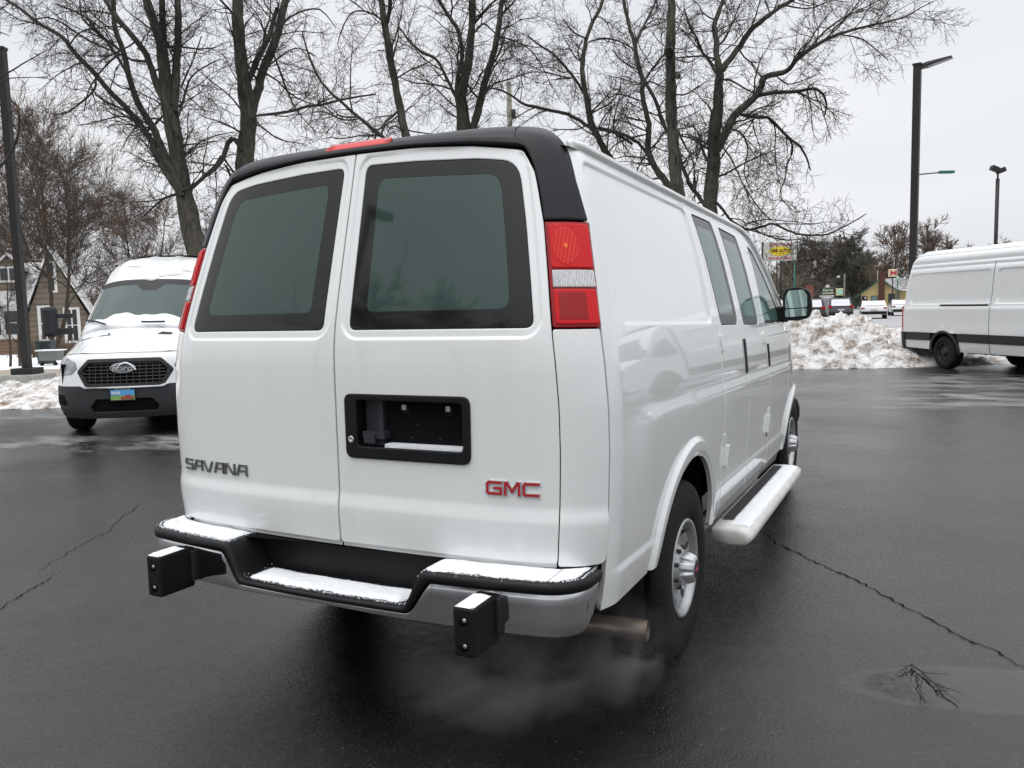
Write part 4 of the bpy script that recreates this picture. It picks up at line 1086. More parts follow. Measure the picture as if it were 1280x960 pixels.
def branchlets(tb, P, R, rnd, lv, dens, Ls, bias, t0=.12, rmin=.0036):
    """grow side shoots along path P; Ls: lengths per level"""
    seg = [math.dist(P[i], P[i+1]) for i in range(len(P)-1)]; cum = [0]
    for q in seg: cum.append(cum[-1]+q)
    tot = cum[-1]; n = max(1, int(tot/dens[0]+rnd.random()))
    for _ in range(n):
        t = rnd.uniform(t0, 1)*tot; i = max(0, min(len(seg)-1, bisect.bisect_left(cum, t)-1)); f = (t-cum[i])/(seg[i]+1e-9)
        p = lerp3(P, i, f); r = R[i]+(R[i+1]-R[i])*f; d = side_dir(dif3(P, i), rnd, rad(30), rad(75))
        L = Ls[0]*rnd.uniform(.45, 1.2)*(1.15-.6*t/tot); r0 = min(r*.5, .004+.013*L); r0 = max(r0, rmin)
        k = 6 if len(Ls) > 1 else 4
        bb = rnd.uniform(-.3, 1); b = (bias[0]*bb, bias[1]*bb, bias[2]*bb)
        Q, S = wig(p, d, L, r0, rmin*.7 if len(Ls) == 1 else max(rmin, r0*.35), k, rnd, .19, b); tb.path(Q, S, 3 if r0 < .012 else 4)
        if len(Ls) > 1: branchlets(tb, Q, S, rnd, lv+1, dens[1:], Ls[1:], bias, .1, rmin)
def limb3(pts, ws, d, rnd, dz=0., base=None, curve=0):
    """photograph skeleton at pixel points, given widths in pixels, at depth d (drifting by dz)"""
    out_ = []; K = len(pts); sm = []; ws = [w_*.88 for w_ in ws]
    # smooth the polyline a little
    P = np.array(pts, float); Wd = np.interp(np.linspace(0, 1, K), np.linspace(0, 1, len(ws)), ws)
    for i in range(K-1):
        p0 = P[max(0, i-1)]; p1 = P[i]; p2 = P[i+1]; p3 = P[min(K-1, i+2)]
        for t in (0, .33, .66):
            q = .5*((2*p1)+(-p0+p2)*t+(2*p0-5*p1+4*p2-p3)*t*t+(-p0+3*p1-3*p2+p3)*t**3); sm.append((q, Wd[i]+(Wd[i+1]-Wd[i])*t, (i+t)/(K-1)))
    sm.append((P[-1], Wd[-1], 1.0))
    X = []; R = []
    for q, w_, t in sm:
        dd = d+dz*t+.12*math.sin(t*9+d); X.append(np.array(at(q[0], q[1], dd))+rv(rnd)*min(.006, w_*.001)*d/18); R.append(w_*dd/FPX/2)
    return X, R
TREE_BIAS = (0, 0, -.12)
def photo_tree(name, label, d, trunk, limbs, seed, dens=(.30, .17, .085), Ls=(1.5, .75, .30), group='bare trees behind the van', base_px=None, tw=None):
    rnd = random.Random(seed)
    X, R = limb3(*trunk[:2], d, rnd)
    bx, by = (X[0][0], X[0][1])
    root = thing(name, label, 'tree', (bx, by, 0), group=group)
    tb = TB(); k = max(2, int(X[0][2]/.5)); lean = (X[1][0]-X[0][0])/(abs(X[1][2]-X[0][2])+.3)
    low = [np.array([bx, by, X[0][2]*i/k-.05]) for i in range(k)]; lr = [R[0]*(1.05+.45*(1-i/k)**4) for i in range(k)]
    P = low+X; RR = lr+R
    RR = [r*(1+.05*math.sin(i*1.7+seed)+.04*math.sin(i*.63)) for i, r in enumerate(RR)]
    tb.path(P, RR, 12); 
    cb = TB(); brs = [(X, R)]
    for lb in limbs:
        A, B = limb3(lb[0], lb[1], d+(lb[2] if len(lb) > 2 else 0), rnd, lb[3] if len(lb) > 3 else rnd.uniform(-1.2, 1.2))
        B[0] *= .5; B[1] *= .85
        if max(B) > .055: tb.path(A, B, 9)
        else: cb.path(A, B, 6)
        brs.append((A, B))
    for i, (A, B) in enumerate(brs):
        branchlets(cb, A, B, rnd, 0, dens, Ls, TREE_BIAS, .05 if i else .25)
    tb.build('trunk', M['bark'], root); cb.build('crown', tw or M['twig'], root); return root
def up_ext(p1, p2, n=3, s=70):
    """continue a limb upwards out of the picture"""
    (x1, y1), (x2, y2) = p1, p2; L = math.hypot(x2-x1, y2-y1); ux, uy = (x2-x1)/L, (y2-y1)/L; return [(x2+ux*s*(i+1), y2+uy*s*(i+1)) for i in range(n)]
photo_tree('bare_tree', 'big bare tree at far left with many limbs fanning up from one leaning trunk', 17.5,
  ([(252, 335), (246, 310), (240, 290), (232, 250), (225, 215), (216, 160), (208, 115), (206, 92), (202, 60), (197, 40), (186, 10), (176, -30), (160, -90)], (36, 30, 24, 22, 20, 17, 13, 11, 8)),
  [([(228, 245), (212, 220), (197, 197), (187, 173), (163, 140), (140, 117), (117, 90), (93, 65), (77, 45), (50, 30), (20, 7), (-20, -15)], (13, 10, 8, 7, 6, 5, 3)),
   ([(228, 240), (214, 212), (200, 180), (190, 157), (173, 130), (163, 100), (155, 67), (143, 30), (142, 0), (141, -50)], (14, 11, 9, 8, 7, 5)),
   ([(222, 170), (213, 140), (197, 110), (187, 77), (173, 53), (150, 27), (132, 0), (110, -40)], (12, 10, 9, 8, 7, 5)),
   ([(219, 140), (220, 90), (222, 60), (223, 27), (222, -10), (222, -60)], (12, 11, 10, 9, 8)),
   ([(206, 90), (204, 50), (203, 20), (203, -10), (205, -60)], (9, 9, 9, 8, 6)),
   ([(155, 67), (140, 55), (120, 40), (103, 22), (100, 0)], (4, 4, 3, 3, 2)),
   ([(163, 100), (140, 60), (118, 35), (105, 20), (70, 5)], (4, 4, 3, 2)),
   ([(120, 97), (118, 112), (105, 125), (85, 140), (65, 143)], (3, 3, 2.5, 1.5)),
   ([(187, 77), (165, 75), (150, 68), (130, 85), (112, 110), (105, 140)], (4, 3.5, 3, 2, 1.5)),
   ([(150, 68), (110, 50), (80, 30), (60, 22), (40, 25)], (3, 3, 2.5, 2, 1)),
   ([(226, 110), (235, 90), (245, 65), (252, 45)], (3, 2.5, 2, 1.5)),
   ([(224, 145), (232, 115), (240, 95), (262, 80), (276, 74)], (4, 3, 2, 1.5)),
   ([(216, 165), (200, 150), (185, 150), (165, 165), (150, 190)], (3, 2.5, 2, 1)),
   ([(232, 238), (253, 223), (268, 208), (276, 195)], (5, 5, 4, 3))], 11)
photo_tree('bare_tree', 'bare tree with a hooked low branch, just left of the van roof', 18.0,
  ([(302, 330), (303, 260), (305, 215), (306, 195), (309, 170), (311, 150), (307, 120), (303, 90), (299, 55), (297, 20), (297, 0), (297, -50), (294, -100)], (25, 24, 25, 24, 22, 19, 17, 15, 13, 11)),
  [([(314, 150), (318, 125), (324, 108), (329, 87), (340, 62), (348, 37), (357, 0), (364, -35), (370, -80)], (14, 13, 12, 12, 11, 9, 7)),
   ([(310, 105), (318, 85), (324, 70), (332, 55), (340, 35), (346, 10)], (8, 8, 8, 7, 6)),
   ([(303, 188), (293, 174), (285, 178), (281, 190), (273, 207), (253, 223), (235, 238), (205, 248), (180, 270)], (7, 7, 7, 7, 6, 5, 4, 2), 0, -.5),
   ([(281, 205), (288, 220), (290, 235)], (4, 3, 2)),
   ([(318, 145), (360, 140), (383, 133), (400, 131), (440, 122), (470, 118)], (4.5, 4, 4, 3, 2), 0, -1),
   ([(298, 25), (285, 10), (270, -5)], (4, 3, 3)),
   ([(310, 150), (300, 135), (285, 118), (262, 100), (245, 85)], (3, 2.5, 2, 1.2)),
   ([(328, 90), (345, 75), (370, 60), (395, 70)], (3, 2.5, 2, 1)),
   ([(340, 62), (352, 95), (362, 120), (372, 140), (395, 165)], (3, 3, 2, 1.2)),
   ([(350, 30), (375, 15), (400, 12), (420, 35)], (3, 2.5, 2, 1)),
   ([(318, 150), (335, 165), (352, 175), (380, 180)], (3, 2.5, 2, 1.2))], 12)
photo_tree('bare_tree', 'slender bare leaning tree standing over the high brake light', 17.0,
  ([(560, 330), (530, 250), (512, 190), (506, 165), (498, 125), (492, 95), (487, 70), (483, 40), (478, 12), (473, -25), (465, -80)], (14, 13, 12, 11, 10.5, 10, 9, 8)),
  [([(484, 30), (487, 10), (489, -20), (495, -70)], (6, 6, 5, 4)),
   ([(480, 28), (470, 20), (456, 14), (440, 16), (428, 35), (422, 55)], (3, 2.5, 2.5, 2, 1)),
   ([(456, 14), (445, 5), (430, -5)], (2, 2, 1.5)),
   ([(498, 138), (488, 147), (480, 155), (477, 168)], (4, 4, 3, 3)),
   ([(480, 172), (470, 165), (449, 147), (427, 128), (402, 103), (386, 69), (378, 40)], (7, 6, 5, 4, 3, 2), .5),
   ([(450, 148), (430, 150), (405, 140), (385, 142)], (3, 2.5, 2, 1)),
   ([(500, 160), (520, 165), (545, 168)], (2, 2, 1.5))], 13)
photo_tree('bare_tree', 'bare tree whose three upright stems rise above the middle of the van roof', 18.5,
  ([(583, 330), (581, 220), (580, 165), (578, 140), (577, 118), (581, 95), (586, 75), (589, 45), (590, 20), (591, -20), (592, -80)], (24, 22, 18, 15, 12, 10.5, 10, 9)),
  [([(574, 140), (571, 115), (573, 95), (577, 75), (577, 58), (572, 38), (564, 24), (549, 0), (540, -30)], (8, 7, 6, 6, 6, 5, 4)),
   ([(591, 165), (597, 140), (603, 115), (609, 92), (616, 70), (621, 48), (624, 25), (628, -5), (630, -60)], (12, 11, 10, 9, 8, 7, 6)),
   ([(571, 125), (562, 105), (552, 85), (546, 75), (538, 70), (528, 66), (514, 55), (505, 42), (498, 32)], (5, 4.5, 4, 4, 3.5, 3, 2)),
   ([(593, 28), (602, 18), (611, 8), (625, -5)], (4, 4, 3, 3)),
   ([(590, 45), (603, 30), (612, 35), (622, 45)], (3, 3, 2, 2)),
   ([(571, 115), (555, 108), (535, 105), (515, 103), (498, 95)], (3, 2.5, 2, 1.2)),
   ([(575, 150), (560, 140), (550, 130)], (3, 2, 1.5)),
   ([(611, 85), (620, 75), (628, 55)], (3.5, 3, 3)),
   ([(600, 130), (612, 108), (640, 98), (665, 90), (690, 92)], (3, 2.5, 2, 1.2)),
   ([(625, 20), (640, 5), (655, -15)], (3.5, 3, 2)),
   ([(622, 45), (640, 50), (660, 60), (676, 80), (690, 110)], (2.5, 2, 2, 1))], 14)
photo_tree('bare_tree', 'bare tree with arching side branches above the right rear corner of the van', 19.0,
  ([(800, 330), (778, 240), (765, 203), (756, 188), (748, 172), (741, 160), (736, 140), (733, 122), (729, 100), (728, 81), (731, 60), (734, 45), (742, 25), (751, 8), (760, -30)], (12, 10, 9, 9, 8, 7, 6, 5, 4)),
  [([(731, 120), (724, 106), (716, 95), (706, 83), (700, 76), (690, 66), (675, 57), (660, 45)], (4, 4, 3.5, 3, 2)),
   ([(740, 161), (727, 152), (716, 146), (708, 142), (692, 139), (670, 134), (655, 130), (640, 120), (624, 112), (605, 110)], (6, 5, 5, 4.5, 4, 3, 2)),
   ([(735, 48), (725, 45), (715, 38), (705, 25)], (3, 2.5, 2, 1.5)),
   ([(736, 52), (755, 48), (775, 52), (790, 60)], (3, 3, 2, 2)),
   ([(728, 80), (722, 65), (728, 50)], (3, 2.5, 2)),
   ([(742, 160), (757, 162), (772, 168), (790, 180)], (5, 4.5, 4, 4))], 15)
photo_tree('bare_tree', 'crooked bare tree leaning left beside the straight dark trunk', 18.0,
  ([(862, 330), (846, 255), (836, 233), (828, 222), (818, 208), (811, 192), (810, 175), (811, 155), (806, 135), (803, 115), (804, 103), (799, 85), (795, 68), (793, 52), (788, 38), (784, 22), (780, 5), (778, -30)], (10, 10, 9, 8, 7, 6.5, 6, 5, 4)),
  [([(818, 207), (808, 190), (797, 178), (785, 171), (772, 166), (758, 163), (744, 160)], (5, 5, 5, 4.5, 4, 3)),
   ([(833, 165), (826, 145), (819, 125), (812, 112), (806, 100)], (6, 6, 5, 5, 4)),
   ([(807, 99), (814, 88), (822, 78), (830, 68), (840, 55)], (4, 3.5, 3, 2)),
   ([(795, 55), (800, 42), (806, 30), (813, 16), (819, 3), (825, -25)], (4, 4, 3, 3, 2)),
   ([(808, 168), (790, 172), (770, 180), (758, 195)], (3, 2.5, 2, 1)),
   ([(805, 128), (790, 122), (770, 118), (752, 130)], (2.5, 2, 2, 1)),
   ([(800, 88), (780, 78), (765, 62)], (2.5, 2, 1.5))], 16)
photo_tree('bare_tree', 'straight dark bare trunk rising between two branching trees, right of centre', 16.5,
  ([(856, 330), (849, 245), (846, 230), (843, 200), (841, 175), (840, 155), (839, 135), (838, 108), (838, 80), (838, 54), (839, 30), (840, 0), (841, -40), (842, -100)], (19, 18, 17, 16, 15.5, 15, 14, 12, 11, 10)),
  [([(845, 118), (856, 118), (868, 112), (885, 100)], (2.5, 2.5, 2, 1)),
   ([(845, 74), (860, 78), (872, 72)], (2.5, 2, 1)),
   ([(834, 60), (822, 50), (815, 38)], (2, 1.5, 1)),
   ([(846, 160), (855, 180), (864, 195), (868, 210)], (3, 3, 3, 2)),
   ([(844, 94), (847, 93), (848, 98)], (9, 8, 6)),
   ([(837, 60), (836, 63), (836, 66)], (13, 14, 12))], 17, dens=(.5, .2, .1), Ls=(1.2, .6, .28))
photo_tree('bare_tree', 'large spreading bare tree, rightmost, reaching long limbs towards the tall lamp', 17.5,
  ([(893, 330), (889, 270), (887, 255), (889, 235), (892, 205), (892, 180), (894, 155), (897, 135), (898, 112), (899, 98), (899, 86), (896, 68), (895, 50), (893, 32), (898, 15), (905, -5), (908, -50)], (22, 20, 19, 19, 17, 15, 12, 10, 8, 7, 6, 5)),
  [([(900, 92), (906, 82), (914, 72), (922, 62), (930, 50), (938, 38), (950, 28), (968, 14), (990, 0), (1012, -12), (1045, -25)], (9, 9, 8, 8, 7, 6, 5, 4)),
   ([(896, 192), (902, 176), (910, 160), (917, 146), (927, 136), (934, 130), (943, 122), (950, 112), (955, 98), (968, 93), (983, 89), (995, 76), (1010, 63), (1028, 52), (1047, 43), (1068, 37), (1087, 32), (1110, 27), (1133, 20), (1150, 10), (1167, 2)], (12, 11.5, 11, 10, 9, 8, 6, 5, 4, 3, 2, 1.2)),
   ([(940, 124), (954, 118), (967, 116), (985, 115), (997, 114), (1012, 111), (1022, 112), (1030, 120), (1033, 132), (1030, 147)], (7, 6, 5, 4.5, 4, 3, 2)),
   ([(925, 143), (936, 145), (948, 147), (960, 147), (972, 158), (987, 173), (1000, 183), (1008, 197), (1013, 213)], (5, 5, 4.5, 4, 3.5, 3, 2)),
   ([(988, 175), (991, 188), (984, 205), (981, 225), (975, 245), (990, 262)], (3, 2.5, 2, 1.2)),
   ([(893, 250), (903, 262), (915, 276), (933, 287), (950, 284), (967, 280), (985, 288), (1000, 293), (1017, 294), (1033, 293), (1050, 286), (1067, 277), (1083, 267)], (5, 4, 4, 3.5, 3, 3, 2.5, 2, 1.2)),
   ([(940, 285), (960, 295), (985, 300), (1010, 297)], (2.5, 2, 2, 1)),
   ([(895, 92), (888, 78), (878, 65), (872, 50), (862, 30), (855, 10)], (5, 4.5, 4, 3, 2)),
   ([(882, 258), (872, 244), (863, 232), (857, 218), (852, 205), (848, 185)], (6, 6, 6, 5, 4)),
   ([(868, 238), (868, 222), (868, 212)], (5, 4, 3)),
   ([(886, 205), (880, 192), (876, 180), (875, 168)], (4, 4, 3, 3)),
   ([(899, 100), (912, 100), (930, 110), (945, 118)], (3, 3, 2.5, 2)),
   ([(1010, 63), (1030, 40), (1055, 22), (1080, 10), (1110, -5)], (3, 2.5, 2, 1)),
   ([(1047, 43), (1075, 48), (1095, 62), (1110, 75)], (2.5, 2, 1.5, 1)),
   ([(968, 93), (985, 105), (1005, 100), (1025, 92)], (2.5, 2, 1.5, 1)),
   ([(908, 160), (925, 165), (935, 185), (930, 215), (940, 240)], (3, 2.5, 2, 1.2)),
   ([(893, 60), (905, 50), (915, 30), (925, 5)], (3, 3, 2, 2)),
   ([(900, 180), (915, 200), (930, 232), (950, 262), (965, 275)], (2.5, 2, 2, 1))], 18, dens=(.26, .16, .085), Ls=(1.6, .75, .30))
# a neighbour beyond the left edge whose twigs reach in
photo_tree('bare_tree', 'thin bare branches reaching in past the near lamp post at the left edge', 16.0,
  ([(-70, 420), (-66, 330), (-62, 250), (-55, 190), (-52, 120), (-48, 60), (-40, 0), (-35, -60)], (20, 18, 15, 12, 9)),
  [([(-58, 220), (-30, 215), (0, 208), (14, 190), (22, 172), (24, 158), (23, 138), (10, 142)], (6, 5, 4, 3.5, 3, 2)),
   ([(24, 160), (35, 178), (48, 185), (60, 195), (70, 205)], (3, 2.5, 2, 1)),
   ([(-52, 130), (-30, 115), (-5, 100), (15, 88), (35, 76), (60, 62)], (3, 3, 2.5, 2, 1)),
   ([(-52, 140), (-25, 120), (5, 100), (30, 97), (60, 97)], (3, 2, 1.5, 1)),
   ([(-50, 80), (-30, 50), (-5, 40), (12, 45)], (3, 2.5, 2, 1))], 19, dens=(.55, .3, .16), Ls=(.8, .5, .25))

def far_tree(name, label, pos, H, spread, seed, tw, bk, stems=1, n1=26, n2=9, n3=7, rm=.012, start=.22, group=None, up=.5, conif=False):
    """bare crown of upswept limbs; pos on the ground"""
    rnd = random.Random(seed); root = thing(name, label, 'tree', tuple(pos), group=group); tb = TB(); cb = TB(); p0 = np.array(pos)
    for s_ in range(stems):
        d0 = np.array([rnd.uniform(-.12, .12)*(stems), rnd.uniform(-.12, .12)*stems, 1.0]); P, R = wig(p0+rv(rnd)*.15*(stems > 1)*np.array([1, 1, 0]), d0, H*(.88 if not conif else 1), .017*H/stems**.6, rm*1.5, 12, rnd, .05)
        tb.path(P, R, 8)
        for i in range(n1//stems):
            t = start+(1-start)*((i+rnd.random())/(n1/stems)); x = t*12; k = min(11, int(x)); p = lerp3(P, k, x-k); a = rnd.uniform(0, 6.283); el = up+.6*t+rnd.uniform(-.25, .25)
            if conif: el = rnd.uniform(-.15, .25)
            L = spread*(1.15-.75*t)*rnd.uniform(.6, 1.15) if not conif else spread*(1.1-t)*rnd.uniform(.5, 1.2)
            d = np.array([math.cos(a)*math.cos(el), math.sin(a)*math.cos(el), math.sin(el)]); r0 = max(rm*1.3, R[k]*.42)
            Q, S = wig(p, d, L, r0, rm, 7, rnd, .13, (0, 0, .25)); cb.path(Q, S, 4)
            for j in range(n2):
                u = rnd.uniform(.15, 1)*7; m_ = min(6, int(u)); q = lerp3(Q, m_, u-m_); d2 = side_dir(dif3(Q, m_), rnd, .4, 1.0); L2 = L*rnd.uniform(.22, .5)
                A, B = wig(q, d2, L2, rm*1.1, rm*.8, 4, rnd, .16, (0, 0, .15)); cb.path(A, B, 3)
                for _ in range(n3):
                    u = rnd.uniform(.1, 1)*4; m2 = min(3, int(u)); q2 = lerp3(A, m2, u-m2); d3 = side_dir(dif3(A, m2), rnd, .35, .95)
                    C_, D_ = wig(q2, d3, L2*rnd.uniform(.3, .7), rm*.8, rm*.5, 2, rnd, .15, (0, 0, .1)); cb.path(C_, D_, 3)
    tb.build('trunk', bk, root); cb.build('crown', tw, root); return root
gl = 'bare trees around the house'
def gpos(px, d): q = at(px, 480, d); return (q.x, q.y, 0)
far_tree('bare_tree', 'wide brown twiggy tree behind the house, between lamp post and parked white van', gpos(92, 50), 14.0, 7.4, 31, M['btwig'], M['bbark'], 3, 84, 16, 12, .0115, .05, gl, .45)
far_tree('bare_tree', 'brown twiggy tree behind the left end of the house at the left edge', gpos(-30, 52), 12.5, 6, 32, M['btwig'], M['bbark'], 2, 56, 14, 11, .011, .08, gl, .45)
far_tree('bare_tree', 'low brown twiggy tree above the parked van with the oval grille badge', gpos(180, 55), 10.0, 5.0, 33, M['btwig'], M['bbark'], 2, 56, 13, 10, .011, .08, gl, .35)
far_tree('bare_tree', 'dark slim tree with two stems right in front of the gable of the house', gpos(72, 30), 8.2, 3.0, 34, M['twig'], M['bbark'], 2, 26, 9, 8, .008, .25, gl, .6)
far_tree('small_tree', 'thin young tree in front of the wide window of the house', gpos(26, 27), 3.8, 1.2, 35, M['twig'], M['bbark'], 2, 16, 6, 5, .006, .2, gl, .8)
for i, (px, d, H, s_) in enumerate(((285, 58, 9.5, 5), (385, 60, 11.5, 6), (470, 62, 12.0, 6), (560, 64, 10.5, 6))):
    far_tree('bare_tree', ['low grey tree seen behind the hooked branch', 'grey tree peeping over the left of the van roof', 'grey tree in the gap over the high brake light', 'grey tree far behind the three upright stems'][i], gpos(px, d), H, s_, 40+i, M['twig'], M['bbark'], 1, 32, 10, 8, .014, .2, 'distant trees over the van roof')
# woods and trees across the street
names = ['dark bare tree behind the yellow oval sign', 'dark tall tree at the left of the far wood', 'tallest dark tree in the far wood', 'dark tree in the far wood above the green sign', 'dark tree over the teal banner', 'dark tree at the right end of the far wood', 'low dark tree left of the yellow house']
for i, (px, d, H, s_, cf) in enumerate(((985, 130, 9.5, 5.0, 0), (1008, 140, 12.5, 5.5, 0), (1032, 145, 13.5, 6, 1), (1050, 140, 12.8, 6.5, 0), (1068, 135, 12, 6, 1), (1084, 150, 10, 5, 0), (1098, 150, 7, 4, 0))):
    far_tree('far_tree', names[i], gpos(px, d), H*.98, s_, 60+i, mat('wood_twig', (.165, .135, .108) if not cf else (.085, .092, .068), .9) if i in (0, 2) else bpy.data.materials['wood_twig' if not cf else 'wood_twig.001'], M['bbark'], 1, 46, 13, 10, .045, .03, 'trees of the far wood', .3, bool(cf))
names = ['grey bare tree behind the bow tie sign', 'grey bare tree just right of the tall lamp pole', 'small grey tree over the rear of the long white van', 'grey treetop over the roof of the long white van', 'dark evergreen treetop above the roof of the long white van', 'grey treetop right of the floodlight pole']
for i, (px, d, H, s_) in enumerate(((1112, 120, 12.0, 6), (1152, 115, 11.5, 6), (1188, 120, 9.6, 5), (1206, 130, 9.0, 4), (1225, 140, 7.6, 2.2), (1262, 130, 9.0, 6))):
    far_tree('far_tree', names[i], gpos(px, d), H, s_, 80+i, M['btwig'] if i != 4 else bpy.data.materials['wood_twig.001'], M['bbark'], 1, 34, 11, 8, .030, .15, 'trees beyond the street', .4, i == 4)

# seen only as reflections in the right rear window
for i, (x, y, H_, s_, lab) in enumerate(((-14.5, -20.5, 13.5, 7.0, 'bare tree reflected low in the left half of the right rear window'), (-9.5, -23.5, 13.8, 7.5, 'wide bare tree reflected low in the middle of the right rear window'), (-4.5, -25.5, 12.5, 6.5, 'bare tree reflected low in the right half of the right rear window'))):
    far_tree('bare_tree', lab, (x, y, 0), H_, s_, 120+i, M['twig'], M['bbark'], 1, 40, 12, 9, .012, .15, 'trees reflected in the rear window', .4)
# ================================================================== lamps and poles
def gnd(p): return Vector((p.x, p.y, 0))
def lamp_post(name, label, base, H, w, head_dir, group=None, conc=True, hs=1.):
    t = thing(name, label, 'lamp post', tuple(base), math.atan2(head_dir[1], head_dir[0]), group)
    mb = MB(); mb.tube([(0, 0, .3), (0, 0, H)], w/2*1.414, 4, smooth=False); mb.build('pole', M['bronze'], t)
    if conc:
        mb = MB(); mb.box(-.42, .42, -.42, .42, 0, .32, bev=.03); mb.build('concrete_base', M['conc'], t)
        mb = MB(); mb.box(-.24, .24, -.24, .24, .32, .46, bev=.01); mb.build('base_cover', M['bronze'], t)
    mb = MB()
    a = [(.02, -.05), (.10, -.09), (.30, -.17), (.80, -.19), (.95, -.13), (.95, .13), (.80, .19), (.30, .17), (.10, .09), (.02, .05)]
    # flat head tilting slightly upwards
    vs = []; n = len(a)
    for zz, k in ((-.075, .86), (-.02, 1), (.06, .8)):
        for x, y in a: vs.append((x*hs, y*k*hs, H-.08+x*.14*hs+zz*hs*(1 if x < .7 else .45)))
    fs = [tuple(range(n-1, -1, -1)), tuple(2*n+k for k in range(n))]
    for L in range(2):
        for k in range(n): fs.append((L*n+k, L*n+(k+1) % n, (L+1)*n+(k+1) % n, (L+1)*n+k))
    mb.add(vs, fs); mb.build('lamp_head', M['bronze'], t)
    mb = MB(); vs = [(x*hs, y*hs*.75, H-.08+x*.14*hs-.080*hs*(1 if x < .7 else .5)) for x, y in a[2:8]]; mb.add(vs, [tuple(range(6))]); mb.build('lens', mat('lamp_lens', (.16, .165, .17), .3), t)
    mb = MB(); mb.box(-w*.62, w*.62, -w*.62, w*.62, H-.02, H+.04, bev=.008); mb.build('pole_cap', M['bronze'], t)
    return t
b1 = gnd(onz(36, 485)); lamp_post('lamp_post', 'dark square lamp post on a concrete block at the left edge', b1, 7.45, .155, (-RT[0], -RT[1]))
b2 = gnd(at(1138, 480, 26)); lamp_post('lamp_post', 'tall dark lamp post behind the rear of the long white van', b2, 8.75, .21, (RT[0]*.80-FW[0]*.6, RT[1]*.80-FW[1]*.6), conc=True, hs=1.0)
lamp_post('lamp_post', 'dark lamp post reflected in the upper left of the right rear window', Vector((-9.2, -10.4, 0)), 10.3, .2, (.8, -.6), conc=False)
b3 = gnd(at(1239, 480, 45)); t = thing('floodlight_pole', 'slim dark pole with floodlights on top, behind the long white van', 'light pole', tuple(b3), YAW)
mb = MB(); mb.tube([(0, 0, 0), (0, 0, 7.9)], .10, 8); mb.build('pole', M['bronze'], t)
mb = MB(); mb.tube([(0, 0, 7.85), (0, 0, 8.25)], .05, 8); mb.build('neck', M['bronze'], t)
for dx, rr in ((-.18, .4), (.16, -.35)):
    mb = MB(); q = Matrix.Rotation(rr, 3, 'Y'); mb.box(-.22, .22, -.16, .16, -.13, .13, bev=.04, xf=lambda v: q @ v+Vector((dx, 0, 8.38-.3*dx))); mb.build('floodlight', M['bronze'], t)
M['teal'] = mat('teal_enamel', (.02, .13, .105), .45)
b4 = gnd(at(1141, 480, 60)); t = thing('street_light', 'small teal street light on a thin arm, beside the tall dark lamp post', 'street light', tuple(b4), YAW)
mb = MB(); mb.tube([(0, 0, 0), (0, 0, 10.55)], .09, 8); mb.build('pole', M['teal'], t)
mb = MB(); mb.tube([(0, 0, 10.45), (1.0, 0, 10.52), (1.9, 0, 10.58)], .05, 6); mb.build('arm', mat('arm_blue', (.07, .09, .17), .5), t)
mb = MB(); mb.box(1.55, 2.65, -.16, .16, 10.48, 10.68, bev=.05); mb.build('lamp_head', M['teal'], t)
M['wood'] = mat('weathered_pole_wood', (.24, .22, .185), .9, noise_amt=.35, noise_scale=4, nscale=(8, 8, .5))
b5 = gnd(at(645, 480, 40)); t = thing('utility_pole', 'grey wooden utility pole top sticking up over the van roof', 'utility pole', tuple(b5), YAW)
mb = MB(); mb.tube([(0, 0, 0), (0, 0, 12.3)], [.17, .12], 10); mb.build('pole', M['wood'], t)
mb = MB(); mb.lathe([(10.6, .0001), (10.6, .10), (11.0, .10), (11.05, .0001)], 12, 'z', (.2, -.05, 0)); mb.build('cable_fitting', M['bronze'], t)
M['wire'] = mat('wire', (.33, .32, .30), .6)
for (a, b, dd, lab) in (((-300, 312), (640, 318), 46, 'upper pale overhead wire crossing in front of the house'), ((-300, 336), (640, 335), 46, 'lower pale overhead wire crossing in front of the house')):
    mb = MB(); A = at(*a, dd); B = at(*b, dd); pts = [A.lerp(B, i/24)-Vector((0, 0, .5*4*(i/24)*(1-i/24))) for i in range(25)]
    mb.tube(pts, .014, 5); tag(mb.build('overhead_wire', M['wire']), lab, 'wire')

# ================================================================== house
hx = lambda px: (px-50)*36/FPX
hz = lambda py: 1.55+(399-py)*36/FPX
ho = gnd(at(50, 480, 36)); H = thing('brick_house', 'tan sided house with snowy roof, dormer and steep gable, far left', 'house', tuple(ho), YAW+rad(25))
def mat_siding(name, c, c2, sc_):
    m = mat(name, c, .8, spec=.2); t = m.node_tree; b = t.nodes['Principled BSDF']; tc = N(t, 'ShaderNodeTexCoord')
    w = N(t, 'ShaderNodeTexWave', bands_direction='Z', wave_profile='SAW'); w.inputs['Scale'].default_value = sc_; w.inputs['Distortion'].default_value = .1; t.links.new(tc.outputs['Object'], w.inputs['Vector'])
    n = N(t, 'ShaderNodeTexNoise'); n.inputs['Scale'].default_value = 2.5; t.links.new(tc.outputs['Object'], n.inputs['Vector'])
    a = N(t, 'ShaderNodeMath', operation='MULTIPLY_ADD'); t.links.new(n.outputs[0], a.inputs[0]); a.inputs[1].default_value = .6; t.links.new(w.outputs[0], a.inputs[2])
    r = N(t, 'ShaderNodeValToRGB'); r.color_ramp.elements[0].position = .15; r.color_ramp.elements[0].color = (*c2, 1); r.color_ramp.elements[1].position = .8; r.color_ramp.elements[1].color = (*c, 1); t.links.new(a.outputs[0], r.inputs[0]); t.links.new(r.outputs[0], b.inputs['Base Color'])
    bp = N(t, 'ShaderNodeBump'); bp.inputs['Distance'].default_value = .03; t.links.new(w.outputs[0], bp.inputs['Height']); t.links.new(bp.outputs[0], b.inputs['Normal']); return m
M['siding'] = mat_siding('tan_siding', (.20, .165, .13), (.11, .09, .07), 1.3)
